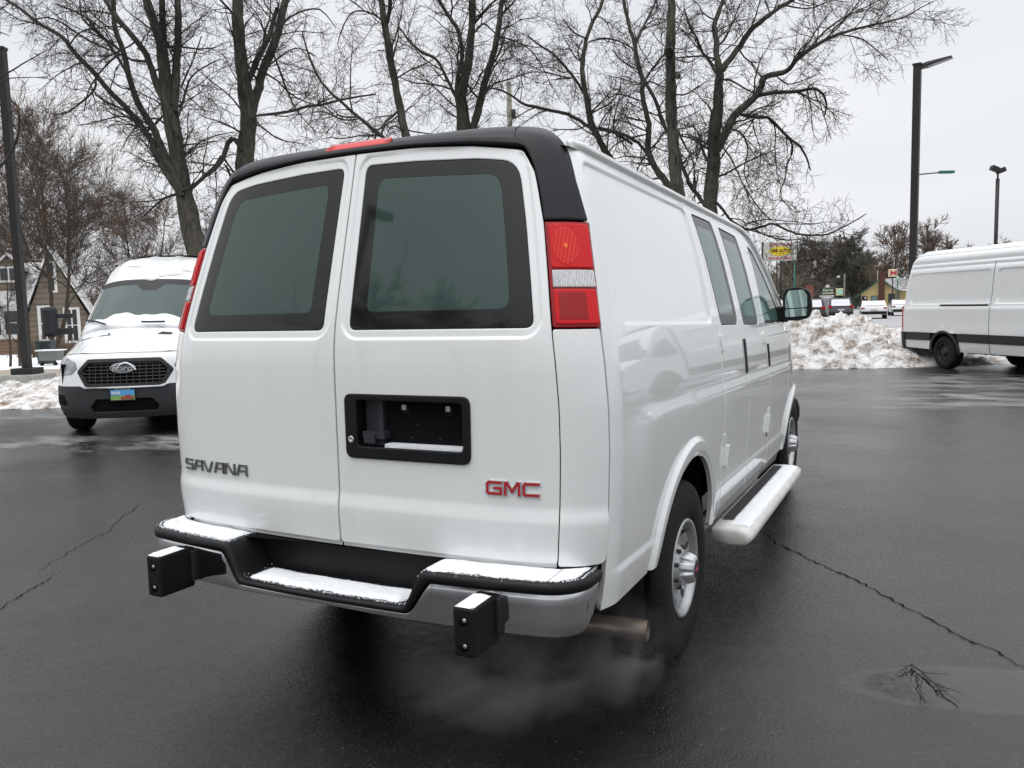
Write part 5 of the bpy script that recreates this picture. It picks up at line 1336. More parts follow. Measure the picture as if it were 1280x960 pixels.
M['lowbrick'] = mat_siding('brown_brick', (.25, .165, .115), (.15, .10, .07), 2.2)
M['trim'] = mat('white_trim', (.70, .69, .66), .6, noise_amt=.1, noise_scale=3)
M['win'] = mat('dark_window', (.03, .032, .035), .1, spec=.6)
M['roofs'] = mat('snowy_shingles', (.66, .66, .67), .9, color2=(.13, .12, .11), noise_scale=2.4, nscale=(1, 1, 2.5))
z_e, z_r = hz(381), hz(322)
mb = MB(); mb.box(-9, hx(60), .6, 8, -.1, z_e, mi=0); mb.build('wall', M['siding'], H)
mb = MB(); mb.box(-9.02, hx(60)+.02, .55, 8.02, -.1, hz(421)); mb.build('base_wall', M['lowbrick'], H)
mb = MB(); mb.add([(-9.3, .3, z_e-.02), (hx(62), .3, z_e-.02), (hx(62), 4.3, z_r), (-9.3, 4.3, z_r), (-9.3, 8.3, z_e-.02), (hx(62), 8.3, z_e-.02), (-9.3, .3, z_e-.15), (hx(62), .3, z_e-.15)],
  [(0, 1, 2, 3), (3, 2, 5, 4), (6, 7, 1, 0), (1, 5, 2), (0, 3, 4)]); mb.build('roof', M['roofs'], H)
# gable wing
gx0, gx1, gp = hx(44), hx(107), hx(71); gz0, gz1 = hz(392), hz(316)
mb = MB(); mb.prism([(gx0, -.1), (gx1, -.1), (gx1, gz0), (gp, gz1), (gx0, gz0)], 0, 7.0, 'xz'); mb.build('gable_wall', M['siding'], H)
mb = MB()
for (xa, za, xb, zb) in ((gx0-.35, gz0-.55, gp, gz1+.08), (gx1+.35, gz0-.35, gp, gz1+.08)):
    mb.add([(xa, -.3, za), (xb, -.3, zb), (xb, 7.2, zb), (xa, 7.2, za), (xa, -.3, za+.12), (xb, -.3, zb+.12), (xb, 7.2, zb+.12), (xa, 7.2, za+.12)], [(0, 1, 2, 3), (4, 5, 6, 7), (0, 1, 5, 4), (1, 2, 6, 5), (2, 3, 7, 6), (3, 0, 4, 7)])
mb.build('gable_roof', M['roofs'], H)
mb = MB()
for (xa, za, xb, zb) in ((gx0-.35, gz0-.55, gp, gz1+.08), (gx1+.35, gz0-.35, gp, gz1+.08)):
    mb.add([(xa, -.34, za-.03), (xb, -.34, zb-.03), (xb, -.34, zb+.17), (xa, -.34, za+.17), (xa, -.29, za-.03), (xb, -.29, zb-.03), (xb, -.29, zb+.17), (xa, -.29, za+.17)], [(0, 1, 2, 3), (4, 5, 6, 7), (0, 1, 5, 4), (1, 2, 6, 5), (2, 3, 7, 6), (3, 0, 4, 7)])
mb.build('gable_trim', M['trim'], H)
def window(x0, x1, z0, z1, y, parent, trim=.09, mull=1, label=None, hb=True):
    mb = MB(); mb.box(x0-trim, x1+trim, y-.05, y+.02, z0-trim, z1+trim); o = mb.build('window', M['trim'], parent)
    k = mull; w = (x1-x0)/k
    for i in range(k):
        mb = MB(); a = x0+w*i+.03; b = x0+w*(i+1)-.03
        if hb:
            mb.box(a, b, y-.062, y-.045, z0, (z0+z1)/2-.02); mb.box(a, b, y-.062, y-.045, (z0+z1)/2+.02, z1)
        else: mb.box(a, b, y-.062, y-.045, z0, z1)
        mb.build('pane', M['win'], o)
    return o
window(hx(56), hx(68), hz(424), hz(385), 0, H, .1, 2); window(hx(84), hx(97), hz(427), hz(388), 0, H, .1, 2); window(hx(70), hx(75), hz(364), hz(330), 0, H, .08, 1)
window(hx(-3), hx(13), hz(417), hz(388), .42, H, .20, 1); window(hx(16), hx(32), hz(417), hz(388), .42, H, .20, 1); window(hx(-60), hx(-40), hz(417), hz(388), .55, H, .15, 2)
# dormer
dx0, dx1 = hx(8), hx(34); dzb, dze, dzp = hz(352), hz(333), hz(319)
mb = MB(); mb.prism([(dx0, dzb-.6), (dx1, dzb-.6), (dx1, dze), ((dx0+dx1)/2, dzp), (dx0, dze)], 1.6, 4.2, 'xz'); mb.build('dormer', M['siding'], H)
D = H.children[-1]
window(hx(11), hx(31), hz(349), hz(334), 1.6, H, .09, 2, hb=False)
mb = MB()
for xa in (dx0-.2, dx1+.2):
    xm = (dx0+dx1)/2; mb.add([(xa, 1.35, dze-.14), (xm, 1.35, dzp+.05), (xm, 4.3, dzp+.05), (xa, 4.3, dze-.14), (xa, 1.35, dze-.02), (xm, 1.35, dzp+.17), (xm, 4.3, dzp+.17), (xa, 4.3, dze-.02)], [(0, 1, 2, 3), (4, 5, 6, 7), (0, 1, 5, 4), (1, 2, 6, 5), (3, 0, 4, 7)])
mb.build('dormer_roof', M['roofs'], H)
# shrubs at the foot of the house
rnd = random.Random(5)
for i, px in enumerate((48, 90)):
    p = at(px, 480, 33); root = thing('shrub', ['low bare brown shrub under the left gable window', 'low bare brown shrub under the right gable window'][i], 'shrub', (p.x, p.y, 0), group='shrubs at the foot of the house'); cb = TB()
    for _ in range(160):
        q = np.array([p.x+rnd.uniform(-1, 1), p.y+rnd.uniform(-.4, .4), 0]); P_, R_ = wig(q, (rnd.gauss(0, .35), rnd.gauss(0, .35), 1), rnd.uniform(.5, 1.0), .012, .006, 4, rnd, .2); cb.path(P_, R_, 3)
    cb.build('twigs', M['btwig'], root)
# trash cart with bin, seen behind the mirror of the left van
M['ggrey'] = mat('grey_green_steel', (.15, .165, .155), .6, noise_amt=.2, noise_scale=4)
M['dgreen'] = mat('dark_green_plastic', (.018, .032, .03), .5)
tp = gnd(at(67, 480, 27)); t = thing('trash_cart', 'grey steel trash cart on casters behind the mirror of the left van', 'cart', tuple(tp), YAW)
mb = MB(); mb.prism([(-.50, .28), (.45, .28), (.55, .80), (-.56, .80)], -.35, .35, 'xz'); mb.build('tub', M['ggrey'], t)
mb = MB(); mb.box(-.66, .66, -.42, .42, .80, .86, bev=.01); mb.build('lid', M['snow'], t)
for x_ in (-.38, .36):
    mb = MB(); mb.lathe([(-.03, .0001), (-.03, .11), (.03, .11), (.03, .0001)], 14, 'y', (x_, -.3, .11)); mb.build('caster', M['rubber'], t)
    mb = MB(); mb.box(x_-.03, x_+.03, -.36, -.26, .14, .30); mb.build('caster_fork', M['bronze'], t)
tp2 = gnd(at(61, 480, 28)); t = thing('trash_bin', 'dark green plastic trash bin behind the grey cart', 'bin', tuple(tp2), YAW)
mb = MB(); mb.prism([(-.42, 0), (.42, 0), (.52, 1.22), (-.52, 1.22)], -.35, .35, 'xz'); mb.build('body', M['dgreen'], t)
mb = MB(); mb.box(-.56, .56, -.40, .40, 1.22, 1.30, bev=.03); mb.build('lid', M['dgreen'], t)
for x_ in (-.2, .0, .2):
    mb = MB(); mb.box(x_-.02, x_+.02, -.41, -.36, .2, 1.15); mb.build('rib', M['dgreen'], t)

bpy.data.objects['trash_bin'].scale = (.5, .5, .62); bpy.data.objects['trash_cart'].scale = (.60, .60, .62)
# ================================================================== signs, yellow house and cars over the street
def board(name, label, cat, px, d, w, z0, z1, face, thick=.35, rotz=0.):
    p = gnd(at(px, 480, d)); t = thing(name, label, cat, tuple(p), YAW+rotz)
    mb = MB(); mb.box(-w/2, w/2, 0, thick, z0, z1, bev=.04); mb.build('cabinet', face, t); return t
M['signw'] = mat('sign_white', (.62, .60, .54), .5, noise_amt=.25, noise_scale=2.5)
M['signy'] = mat('sign_yellow', (.78, .56, .02), .5); M['signr'] = mat('sign_red', (.45, .05, .07), .5); M['signk'] = mat('sign_black', (.02, .02, .02), .5)
d_ = 90; zz = lambda py, d, h=375.5: 1.55+(h-py)*d/FPX
t = board('roadside_sign', 'white roadside sign with a yellow oval on two posts, by the van mirror', 'sign', 974, d_, 3.85, zz(326, d_), zz(303.5, d_), M['signw'])
zc_ = (zz(326, d_)+zz(303.5, d_))/2
mb = MB(); mb.add([(1.22*math.cos(a), -.03, zc_+.04+.50*math.sin(a)) for a in np.linspace(0, 2*math.pi, 33)[:-1]], [tuple(range(32))]); mb.build('yellow_oval', M['signy'], t)
RX = Matrix.Rotation(math.pi/2, 4, 'X')
text_mesh('oval_lettering', 'USED AUTOS', .44, M['signk'], t, Matrix.Translation((0, -.05, zc_+.08)) @ RX, .004, bold=.012, sx=.85)
text_mesh('small_lettering', 'OF THE CITY', .18, M['signk'], t, Matrix.Translation((0, -.05, zc_-.25)) @ RX, .004, sx=1)
for z_, s_, sx_ in ((zc_+.74, 'QUALITY CARS', 1.1), (zc_-.74, 'BUY SELL TRADE', .95)):
    text_mesh('red_lettering', s_, .34, M['signr'], t, Matrix.Translation((0, -.05, z_)) @ RX, .004, bold=.01, sx=sx_)
mb = MB(); 
for a, b in (((-1.93, -1.85)), ((1.85, 1.93))): mb.box(a, b, -.02, .37, zz(326, d_)-.06, zz(303.5, d_)+.06)
mb.build('frame', M['bronze'], t)
for x_, r_, m_ in ((.15, .13, M['bronze']), (-.32, .05, M['bronze'])):
    mb = MB(); mb.tube([(x_, .15, 0), (x_, .15, zz(326, d_)+.1)], r_, 8); mb.build('post', m_, t)
p = gnd(at(992, 480, 93)); t = thing('sign_post', 'teal pole standing right of the yellow oval sign', 'pole', tuple(p), YAW); mb = MB(); mb.tube([(0, 0, 0), (0, 0, 6.2)], .10, 8); mb.build('pole', M['teal'], t)
# brick pier
p = gnd(at(1011, 480, 100)); M['brick'] = mat_siding('red_brick', (.30, .12, .09), (.18, .08, .06), 3.)
t = thing('brick_chimney', 'red brick chimney stack rising left of the green sign', 'chimney', tuple(p), YAW); mb = MB(); mb.box(-.36, .36, -.3, .3, 0, 3.25); mb.build('stack', M['brick'], t)
mb = MB(); mb.box(-.40, .40, -.34, .34, 3.25, 3.40); mb.build('cap', M['brick'], t)
# green sign on a pale pier
M['green'] = mat('dark_green_paint', (.018, .065, .045), .5); M['cream'] = mat('cream_lettering', (.66, .62, .48), .5); M['grey'] = mat('pale_grey_pier', (.36, .39, .43), .7)
t = board('green_sign', 'dark green sign with two lines of cream letters on a pale grey pier', 'sign', 1033.5, 85, 1.08, zz(369.5, 85), zz(360.5, 85), M['green'], .2)
zc_ = zz(365, 85)
text_mesh('lettering', 'Forrest', .34, M['cream'], t, Matrix.Translation((0, -.03, zc_+.12)) @ RX, .004, bold=.01)
text_mesh('lettering', 'LAWNCARE', .22, M['cream'], t, Matrix.Translation((0, -.03, zc_-.20)) @ RX, .004, bold=.008)
mb = MB(); mb.lathe([(0, .0001), (0, .22), (.08, .22), (.08, .0001)], 16, 'y', (0, .05, zz(360, 85)+.05)); mb.build('crest', M['signw'], t)
mb = MB(); mb.box(-.52, .52, .02, .6, 0, zz(371.5, 85)); mb.build('pier', M['grey'], t)
mb = MB(); mb.box(-.62, .62, -.08, .7, zz(371.5, 85), zz(369.8, 85)); mb.build('pier_cap', M['signw'], t)
mb = MB(); mb.box(-.50, -.02, -.02, .02, zz(379, 85), zz(373, 85)); mb.build('notice', M['signw'], t)
text_mesh('notice_lettering', '25', .30, M['signk'], t, Matrix.Translation((-.26, -.03, zz(377.3, 85))) @ RX, .004)
# banner pole
t = board('banner_sign', 'pale green banner in a yellow frame hanging on a pole', 'banner', 1048, 88, .80, zz(370.5, 88), zz(361.5, 88), mat('yellow_frame', (.62, .47, .16), .6), .08)
mb = MB(); mb.box(-.32, .34, -.02, .0, zz(369.8, 88), zz(362.2, 88)); mb.build('banner', mat('banner_green', (.16, .45, .28), .6, color2=(.55, .72, .62), noise_scale=1.2, nscale=(1, 1, 4)), t)
mb = MB(); mb.tube([(.52, .04, 0), (.52, .04, zz(344, 88))], .08, 8); mb.build('pole', M['wood'], t)
p = gnd(at(1043, 480, 95)); t = thing('globe_lamp', 'white globe street lamp against the far wood', 'street lamp', tuple(p), YAW)
mb = MB(); mb.tube([(0, 0, 0), (0, 0, zz(348, 95)+.1), (.2, 0, zz(348, 95)+.2)], .06, 8); mb.build('pole', M['bronze'], t)
mb = MB(); mb.lathe([(-.14, .02), (-.10, .14), (0, .20), (.10, .14), (.14, .02)], 14, 'z', (.3, 0, zz(347.5, 95))); mb.build('globe', M['signw'], t)
# yellow house
d_ = 115; t = thing('yellow_house', 'small yellow house with green trim, brick chimney and snowy roof', 'house', tuple(gnd(at(1097, 480, d_))), YAW-rad(24))
ux = lambda px: (px-1097)*d_/FPX; uz = lambda py: 1.55+(373.5-py)*d_/FPX
M['yel'] = mat('yellow_siding', (.56, .44, .20), .7, noise_amt=.1, noise_scale=1); M['gtrim'] = mat('green_trim', (.03, .085, .065), .6)
mb = MB(); mb.prism([(ux(1076.5), -.2), (ux(1116), -.2), (ux(1116), uz(364)), (ux(1098), uz(350)), (ux(1083), uz(362.5)), (ux(1076.5), uz(366))], 0, 7, 'xz'); mb.build('gable_wall', M['yel'], t)
mb = MB(); mb.box(ux(1116), ux(1150), .5, 6, -.2, uz(364.5)); mb.build('side_wall', M['yel'], t)
mb = MB(); mb.add([(ux(1116.5), -.4, uz(363.5)), (ux(1098), -.4, uz(348.7)), (ux(1150), 1.5, uz(349.5)), (ux(1152), -.2, uz(363.5))], [(0, 1, 2, 3)]); mb.build('snowy_roof', M['roofs'], t, fix=False)
mb = MB()
for pl in ([(1098, 348.2), (1117, 363.2)], [(1098, 348.2), (1086, 358.5)], [(1086, 358.5), (1079, 363.5)], [(1079, 363.5), (1069, 370.5)]):
    (x0, y0_), (x1, y1) = pl; mb.add([(ux(x0), -.45, uz(y0_)), (ux(x1), -.45, uz(y1)), (ux(x1), -.45, uz(y1+1.8)), (ux(x0), -.45, uz(y0_+1.8)), (ux(x0), -.1, uz(y0_)), (ux(x1), -.1, uz(y1)), (ux(x1), -.1, uz(y1+1.8)), (ux(x0), -.1, uz(y0_+1.8))], [(0, 1, 2, 3), (4, 5, 6, 7), (0, 1, 5, 4), (2, 3, 7, 6), (1, 2, 6, 5), (3, 0, 4, 7)])
mb.build('roof_edge', M['gtrim'], t)
mb = MB(); mb.prism([(ux(1095.5), -.2), (ux(1103.8), -.2), (ux(1102.5), uz(356)), (ux(1104), uz(341.2)), (ux(1097), uz(341.2)), (ux(1097.2), uz(350)), (ux(1096.3), uz(356))], -.55, -.02, 'xz'); mb.build('chimney', mat_siding('dark_brick', (.13, .06, .05), (.08, .04, .035), 3.), t)
mb = MB(); mb.box(ux(1107), ux(1115), -.06, .02, uz(379), uz(367.5)); o = mb.build('window', M['gtrim'], t)
mb = MB(); mb.box(ux(1108), ux(1114), -.09, -.05, uz(378), uz(368.5)); mb.build('pane', M['win'], o)
mb = MB(); mb.box(ux(1087.5), ux(1095), -.06, .02, uz(379.5), uz(369.5)); o = mb.build('window', M['gtrim'], t)
mb = MB(); mb.box(ux(1089), ux(1095), -.09, -.05, uz(379), uz(370.5)); mb.build('pane', mat('teal_pane', (.16, .24, .23), .2), o)
mb = MB(); mb.box(ux(1077.3), ux(1083.8), -.06, .02, -.1, uz(370)); mb.build('door', M['bronze'], t)
mb = MB(); mb.box(ux(1080.5), ux(1082.5), -.09, -.05, uz(373.5), uz(371)); mb.build('door_notice', M['signw'], t)
for px_ in (1116.8, 1118.6):
    mb = MB(); mb.box(ux(px_), ux(px_+1.0), -.3, -.1, -.1, uz(364)); mb.build('corner_post', M['gtrim'], t)
mb = MB(); mb.box(ux(1094.2), ux(1095), -.1, 0, uz(362), uz(339)); mb.build('vent_pipe', M['signw'], t)
# bow tie sign over the roof
p = gnd(at(1114, 480, 108)); t = thing('bow_tie_sign', 'square cream sign with a red bow tie above the yellow house', 'sign', tuple(p), YAW)
vz = lambda py: 1.55+(373-py)*108/FPX; w_ = 5*108/FPX
mb = MB(); mb.box(-w_, w_, 0, .35, vz(346.5), vz(337.2), bev=.05); mb.build('cabinet', mat('cream_sign', (.66, .58, .42), .6), t)
mb = MB(); zc_ = vz(341.8); b_ = w_*.80; h_ = .38
mb.add([(-b_, -.03, zc_-h_), (0, -.03, zc_-.12), (b_, -.03, zc_-h_), (b_, -.03, zc_+h_), (0, -.03, zc_+.12), (-b_, -.03, zc_+h_)], [(0, 1, 4, 5), (1, 2, 3, 4)]); mb.build('bow_tie', M['signr'], t)
mb = MB(); mb.tube([(0, .2, 0), (0, .2, vz(346))], .08, 8); mb.build('post', M['bronze'], t)
p = gnd(at(1119.5, 480, 100)); t = thing('lantern_post', 'old style green lantern post in front of the yellow house', 'street lamp', tuple(p), YAW)
mb = MB(); mb.tube([(0, 0, 0), (0, 0, 3.6)], .07, 8); mb.build('pole', M['gtrim'], t)
mb = MB(); mb.lathe([(3.6, .10), (3.75, .24), (4.05, .26), (4.2, .10), (4.3, .01)], 8, 'z'); mb.build('lantern', mat('lantern_glass', (.30, .42, .36), .3), t)

def car(name, label, px, d, rotz, kind, colr, snow=True, group='cars parked across the street'):
    """small parked car; own frame: rear at y=0 facing -y"""
    p = gnd(at(px, 480, d)); t = thing(name, label, 'car', tuple(p), YAW+rotz, group)
    body = mat('car_paint_'+kind, colr, .3, coat=.7)
    suv = kind != 'sedan'; Lc, W_ = (4.6, .92); zb, zt = (.98, 1.72) if suv else (.92, 1.43)
    def loft(prof, name, m, z0=None):
        # prof: list of (y, z) side outline; widths taper with z
        mb = MB(); n = len(prof); vs = []
        for sx in (-1, 1):
            for y, z in prof: vs.append((sx*W_*(1-.16*max(0, z-zb)/(zt-zb)-.03*(z < .4)), y, z))
        fs = [tuple(range(n)), tuple(range(2*n-1, n-1, -1))]+[(i, (i+1) % n, n+(i+1) % n, n+i) for i in range(n)]
        mb.add(vs, fs); return mb.build(name, m, t)
    if suv: loft(rounded([(.02, .35), (0, .75), (.05, 1.0), (4.45, .95), (Lc, .80), (Lc, .35)], .08, 3), 'body', body); loft(rounded([(.05, .99), (.28, 1.66), (.6, zt), (2.4, zt-.02), (3.3, 1.0)], .08, 3), 'cabin', body)
    else: loft(rounded([(.02, .35), (0, .70), (.06, .95), (.8, 1.0), (3.5, .98), (4.5, .80), (Lc, .35)], .08, 3), 'body', body); loft(rounded([(.65, .98), (1.35, 1.38), (1.7, zt), (2.4, zt-.02), (3.4, .97)], .08, 3), 'cabin', body)
    gls = M['win'] if not suv else M['win']
    # side and rear windows
    for sx in (-1, 1):
        for (ya, yb) in ((.55, 1.55), (1.65, 2.75)):
            mb = MB(); x_ = sx*(W_*.93); z0, z1 = zb+.08, zt-.14
            if not suv: ya += .55; yb += .35
            mb.add([(sx*(W_*(1-.16*(z0-zb)/(zt-zb))+.004), ya, z0), (sx*(W_*(1-.16*(z0-zb)/(zt-zb))+.004), yb, z0), (sx*(W_*(1-.16*(z1-zb)/(zt-zb))+.004), yb-.25, z1), (sx*(W_*(1-.16*(z1-zb)/(zt-zb))+.004), ya+.1, z1)], [(0, 1, 2, 3)]); mb.build('side_window', gls, t)
    ra = [(.10, zb+.10), (.25, zt-.14)] if suv else [(.80, 1.06), (1.30, 1.33)]
    mb = MB(); (a, b), (c, e) = ra; mb.add([(-.72, a-.045, b), (.72, a-.045, b), (.66, c-.045, e), (-.66, c-.045, e)], [(0, 1, 2, 3)]); rw = mb.build('rear_window', M['snow'] if snow else gls, t)
    if snow:
        mb = MB(); y0_, y1 = (.45, 2.5) if suv else (1.5, 2.5); mb.grid(lambda u, v: (u*.72, v, zt+.03*(1-u*u)-(.0)), np.linspace(-1, 1, 7), np.linspace(y0_, y1, 6)); mb.build('snow_on_roof', M['snow'], t, fix=False)
    for sx in (-1, 1):
        mb = MB(); mb.box(*sorted((sx*W_*.72, sx*W_*1.0)), -.03, .25, .80 if not suv else .90, .90 if not suv else 1.12, bev=.02); mb.build('tail_light', M['lensd'], t)
        for yw in (.85, 3.7):
            mb = MB(); mb.lathe([(-.2, .2), (-.2, .33), (0, .33), (0, .2), (-.03, .0001)], 20, 'x', (sx*(W_+.01), yw, .33), sgn=sx); mb.build('wheel', M['rubber'], t)
    mb = MB(); mb.box(-W_*.97, W_*.97, -.08, .15, .38, .60, bev=.04); mb.build('bumper', M['bplast'], t)
    mb = MB(); mb.box(-.24, .24, -.035, .0, .72 if suv else .66, .84 if suv else .78); mb.build('number_plate', M['signw'], t)
    return t
car('parked_car', 'black parked sports utility car with snow on the rear window, right of the van mirror', 1013, 56, rad(-14), 'black', (.012, .012, .014))
car('parked_car', 'grey parked car with snow on its rear window, just left of the yellow house', 1050, 62, rad(-4), 'grey', (.05, .052, .056))
car('parked_car', 'white snow covered parked sedan in front of the yellow house', 1091, 62, rad(-22), 'sedan', (.75, .75, .76))
car('parked_car', 'snow covered parked car glimpsed between the van door and its mirror', 974, 50, rad(-10), 'dark', (.03, .03, .035))
car('parked_car', 'white parked car mostly hidden by the rear corner of the long white van', 1128, 70, rad(-20), 'sedan', (.75, .75, .76))

# ================================================================== left van, facing us
HD = -144.0
M['hood'] = M['paint_plain']
fc = gnd(at(152, 460, 10.42)); tv = thing('parked_van', 'white high roof van facing us with a black hexagon grille, snow on its hood', 'van', tuple(fc), rad(HD))
tp_ = [(-.06, .22), (0, .34), (.0, .58), (-.03, .72), (-.06, .98), (-.16, 1.12), (-.52, 1.28), (-.92, 1.42), (-1.32, 1.75), (-1.74, 2.08), (-2.02, 2.30), (-2.35, 2.44), (-2.9, 2.54), (-6.0, 2.56)]
tw_ = [.92, .985, 1.0, 1.0, .985, .97, .955, .945, .90, .85, .81, .79, .78, .78]; tb_ = [.40, .40, .42, .42, .46, .46, .40, .34, .34, .32, .24, .16, .06, 0]; tc_ = [0, 0, 0, 0, .03, .09, .16, .14, .10, .08, .10, .12, .14, .14]
_ti = np.arange(len(tp_)); _tf = np.linspace(0, len(tp_)-1, 400)
def _smo(a): 
    v = np.interp(_tf, _ti, a); k = np.exp(-.5*(np.arange(-24, 25)/9.)**2); k /= k.sum(); return np.convolve(np.pad(v, 24, mode='edge'), k, 'valid')
TY, TZ, TWd, TBk, TCr = (_smo(a) for a in ([p[0] for p in tp_], [p[1] for p in tp_], tw_, tb_, tc_))
def VT(P):
    """front of the left van: P = (x, height on the centre line)"""
    v = np.interp(P[:, 1], TZ, np.arange(400)); g = lambda a: np.interp(v, np.arange(400), a); w = g(TWd); u = np.clip(P[:, 0]/w, -1.02, 1.02)
    q = np.abs(u); rr = .30*(1-np.sqrt(np.clip(1-q**8, 0, 1)))
    return np.stack([u*w, g(TY)-g(TBk)*q**2.4-rr, g(TZ)-g(TCr)*q**3], 1)
def tpan(name, pts, m, parent=tv, **k): return panel(name, pts, VT, m, parent, flip=True, **k)
HEX = [(-.60, .86), (-.45, 1.015), (.45, 1.015), (.60, .86), (.48, .655), (-.48, .655)]
HL = [(-.935, 1.085), (-.88, 1.105), (-.63, .985), (-.60, .90), (-.68, .825), (-.90, .80), (-.935, .85)]
M['vplast'] = mat('dark_van_plastic', (.035, .037, .04), .6, spec=.3, noise_amt=.2, noise_scale=8)
M['hlamp'] = mat('headlight_lens', (.33, .34, .36), .15, coat=.8, color2=(.12, .125, .13), noise_scale=9)
tpan('front_panel', [(-.995, .66), (-.99, 1.0), (-.97, 1.13), (-.4, 1.085), (.4, 1.085), (.97, 1.13), (.99, 1.0), (.995, .66)], M['paint_plain'], holes=[rounded(HEX, .05), rounded(HL, .03), mir(rounded(HL, .03))[::-1]], step=.06, hret=.05)
tpan('bumper', rounded([(-.99, .25), (-.995, .66), (-.52, .672), (-.46, .642), (.46, .642), (.52, .672), (.995, .66), (.99, .25)], .02), M['vplast'], holes=[rounded([(-.42, .40), (-.34, .50), (.34, .50), (.42, .40), (.40, .33), (-.40, .33)], .02)], step=.06, off=.012, hret=.03)
tpan('lower_grille', [(-.45, .32), (-.45, .52), (.45, .52), (.45, .32)], M['dark'], step=.1, off=-.02)
for sg in (1, -1):
    h_ = rounded(HL, .03) if sg < 0 else mir(rounded(HL, .03)); o = tpan('headlight', h_, M['hlamp'], step=.03, off=.005, ret=.03)
    c_ = [(sg*-.0+sg*(.80)+.055*math.cos(a), .955+.06*math.sin(a)) for a in np.linspace(0, 6.283, 17)[:-1]]; tpan('headlamp_bulb', c_, M['capm'], parent=o, step=.04, off=.003, ret=.002, bev=0)
    q = rounded([(.74, .42), (.80, .55), (.95, .55), (.96, .42)], .03); q = q if sg > 0 else mir(q); tpan('fog_lamp_recess', q, M['dark'], step=.06, off=.016, ret=.004)
for sg in (1, -1):
    q = [(.52, .70), (.55, 1.08), (.985, 1.12), (.985, .70)]; tpan('headlight_housing', q if sg > 0 else mir(q), M['paint_plain'], step=.05, off=-.03, ret=0, bev=0)
# grille
g0 = tpan('grille', inset(rounded(HEX, .05), .004), M['dark'], step=.06, off=-.05, ret=.002)
tpan('grille_frame', inset(rounded(HEX, .05), -.004), M['seal'], parent=g0, holes=[inset(rounded(HEX, .04), .045)], step=.04, off=.004, ret=.05, hret=.04)
M['gmesh'] = mat('grille_mesh', (.05, .052, .055), .4, metal=.3)
for zz_ in (.735, .78, .825, .87, .915, .955): tpan('grille_bar', [(-.53+.25*abs(zz_-.86), zz_), (-.53+.25*abs(zz_-.86), zz_+.012), (.53-.25*abs(zz_-.86), zz_+.012), (.53-.25*abs(zz_-.86), zz_)], M['gmesh'], parent=g0, step=.08, off=-.022, ret=.01, bev=0)
for xx_ in np.arange(-.44, .45, .08): tpan('grille_bar', [(xx_, .70), (xx_, .97), (xx_+.008, .97), (xx_+.008, .70)], M['gmesh'], parent=g0, step=.08, off=-.024, ret=.008, bev=0)
tpan('grille_lip', [(-.47, .632), (-.54, .668), (-.50, .675), (-.44, .652), (.44, .652), (.50, .675), (.54, .668), (.47, .632)], M['chrome'], parent=g0, step=.03, off=.034, ret=.02)
ov = [(.155*math.cos(a), .895+.062*math.sin(a)) for a in np.linspace(0, 6.283, 33)[:-1]]; tpan('oval_badge_rim', ov, M['capm'], parent=g0, step=.03, off=.018, ret=.04)
tpan('oval_badge', inset(ov, .010), mat('badge_navy', (.018, .028, .07), .3, coat=.5), parent=g0, step=.03, off=.021, ret=.002, bev=0)
xb = VT(np.array([[0, .895]]))[0]
o = text_mesh('badge_script', 'Ford', .115, M['signw'], g0, Matrix.Translation((0, xb[1]+.0245, .893)) @ Matrix.Rotation(math.pi, 4, 'Z') @ RX @ Matrix([[1, .25, 0, 0], [0, 1, 0, 0], [0, 0, 1, 0], [0, 0, 0, 1]]), .0015, sx=1.15, bold=.001)
mb = MB(); mb.grid(lambda u, v: (-.04+.13*u, xb[1]+.03+.02*(1-v*v), .962+.012*v-.10*u*u), np.linspace(-1, 1, 8), np.linspace(-1, 1, 4)); mb.build('snow_on_badge', M['snow'], g0, fix=False)
# number plate
def flat(name, x0, x1, z0, z1, dy, m, parent):
    y_ = VT(np.array([[0, .56]]))[0][1]; mb = MB(); mb.box(x0, x1, y_+dy, y_+dy+.004, z0, z1); return mb.build(name, m, parent)
# seen from the front the local x axis runs to the left
pb = flat('number_plate', -.155, .155, .475, .635, .03, M['seal'], tv)
flat('plate_sky', -.145, .145, .545, .615, .035, mat('plate_blue', (.10, .38, .72), .4), pb); flat('plate_field', -.145, .145, .487, .545, .0345, mat('plate_green', (.25, .42, .12), .4), pb)
flat('plate_cloud', .03, .135, .560, .598, .0395, mat('plate_white', (.75, .78, .8), .4, color2=(.35, .5, .7), noise_scale=22), pb); flat('plate_red_car', -.135, .02, .495, .533, .0395, mat('plate_red', (.50, .05, .04), .4, color2=(.22, .10, .08), noise_scale=25), pb)
flat('plate_red_roof', -.10, -.03, .533, .552, .0395, bpy.data.materials['plate_red'], pb)
text_mesh('plate_lettering', 'GREAT OUTDOORS', .022, M['signw'], pb, Matrix.Translation((0, VT(np.array([[0, .56]]))[0][1]+.0385, .625)) @ Matrix.Rotation(math.pi, 4, 'Z') @ RX, .001)
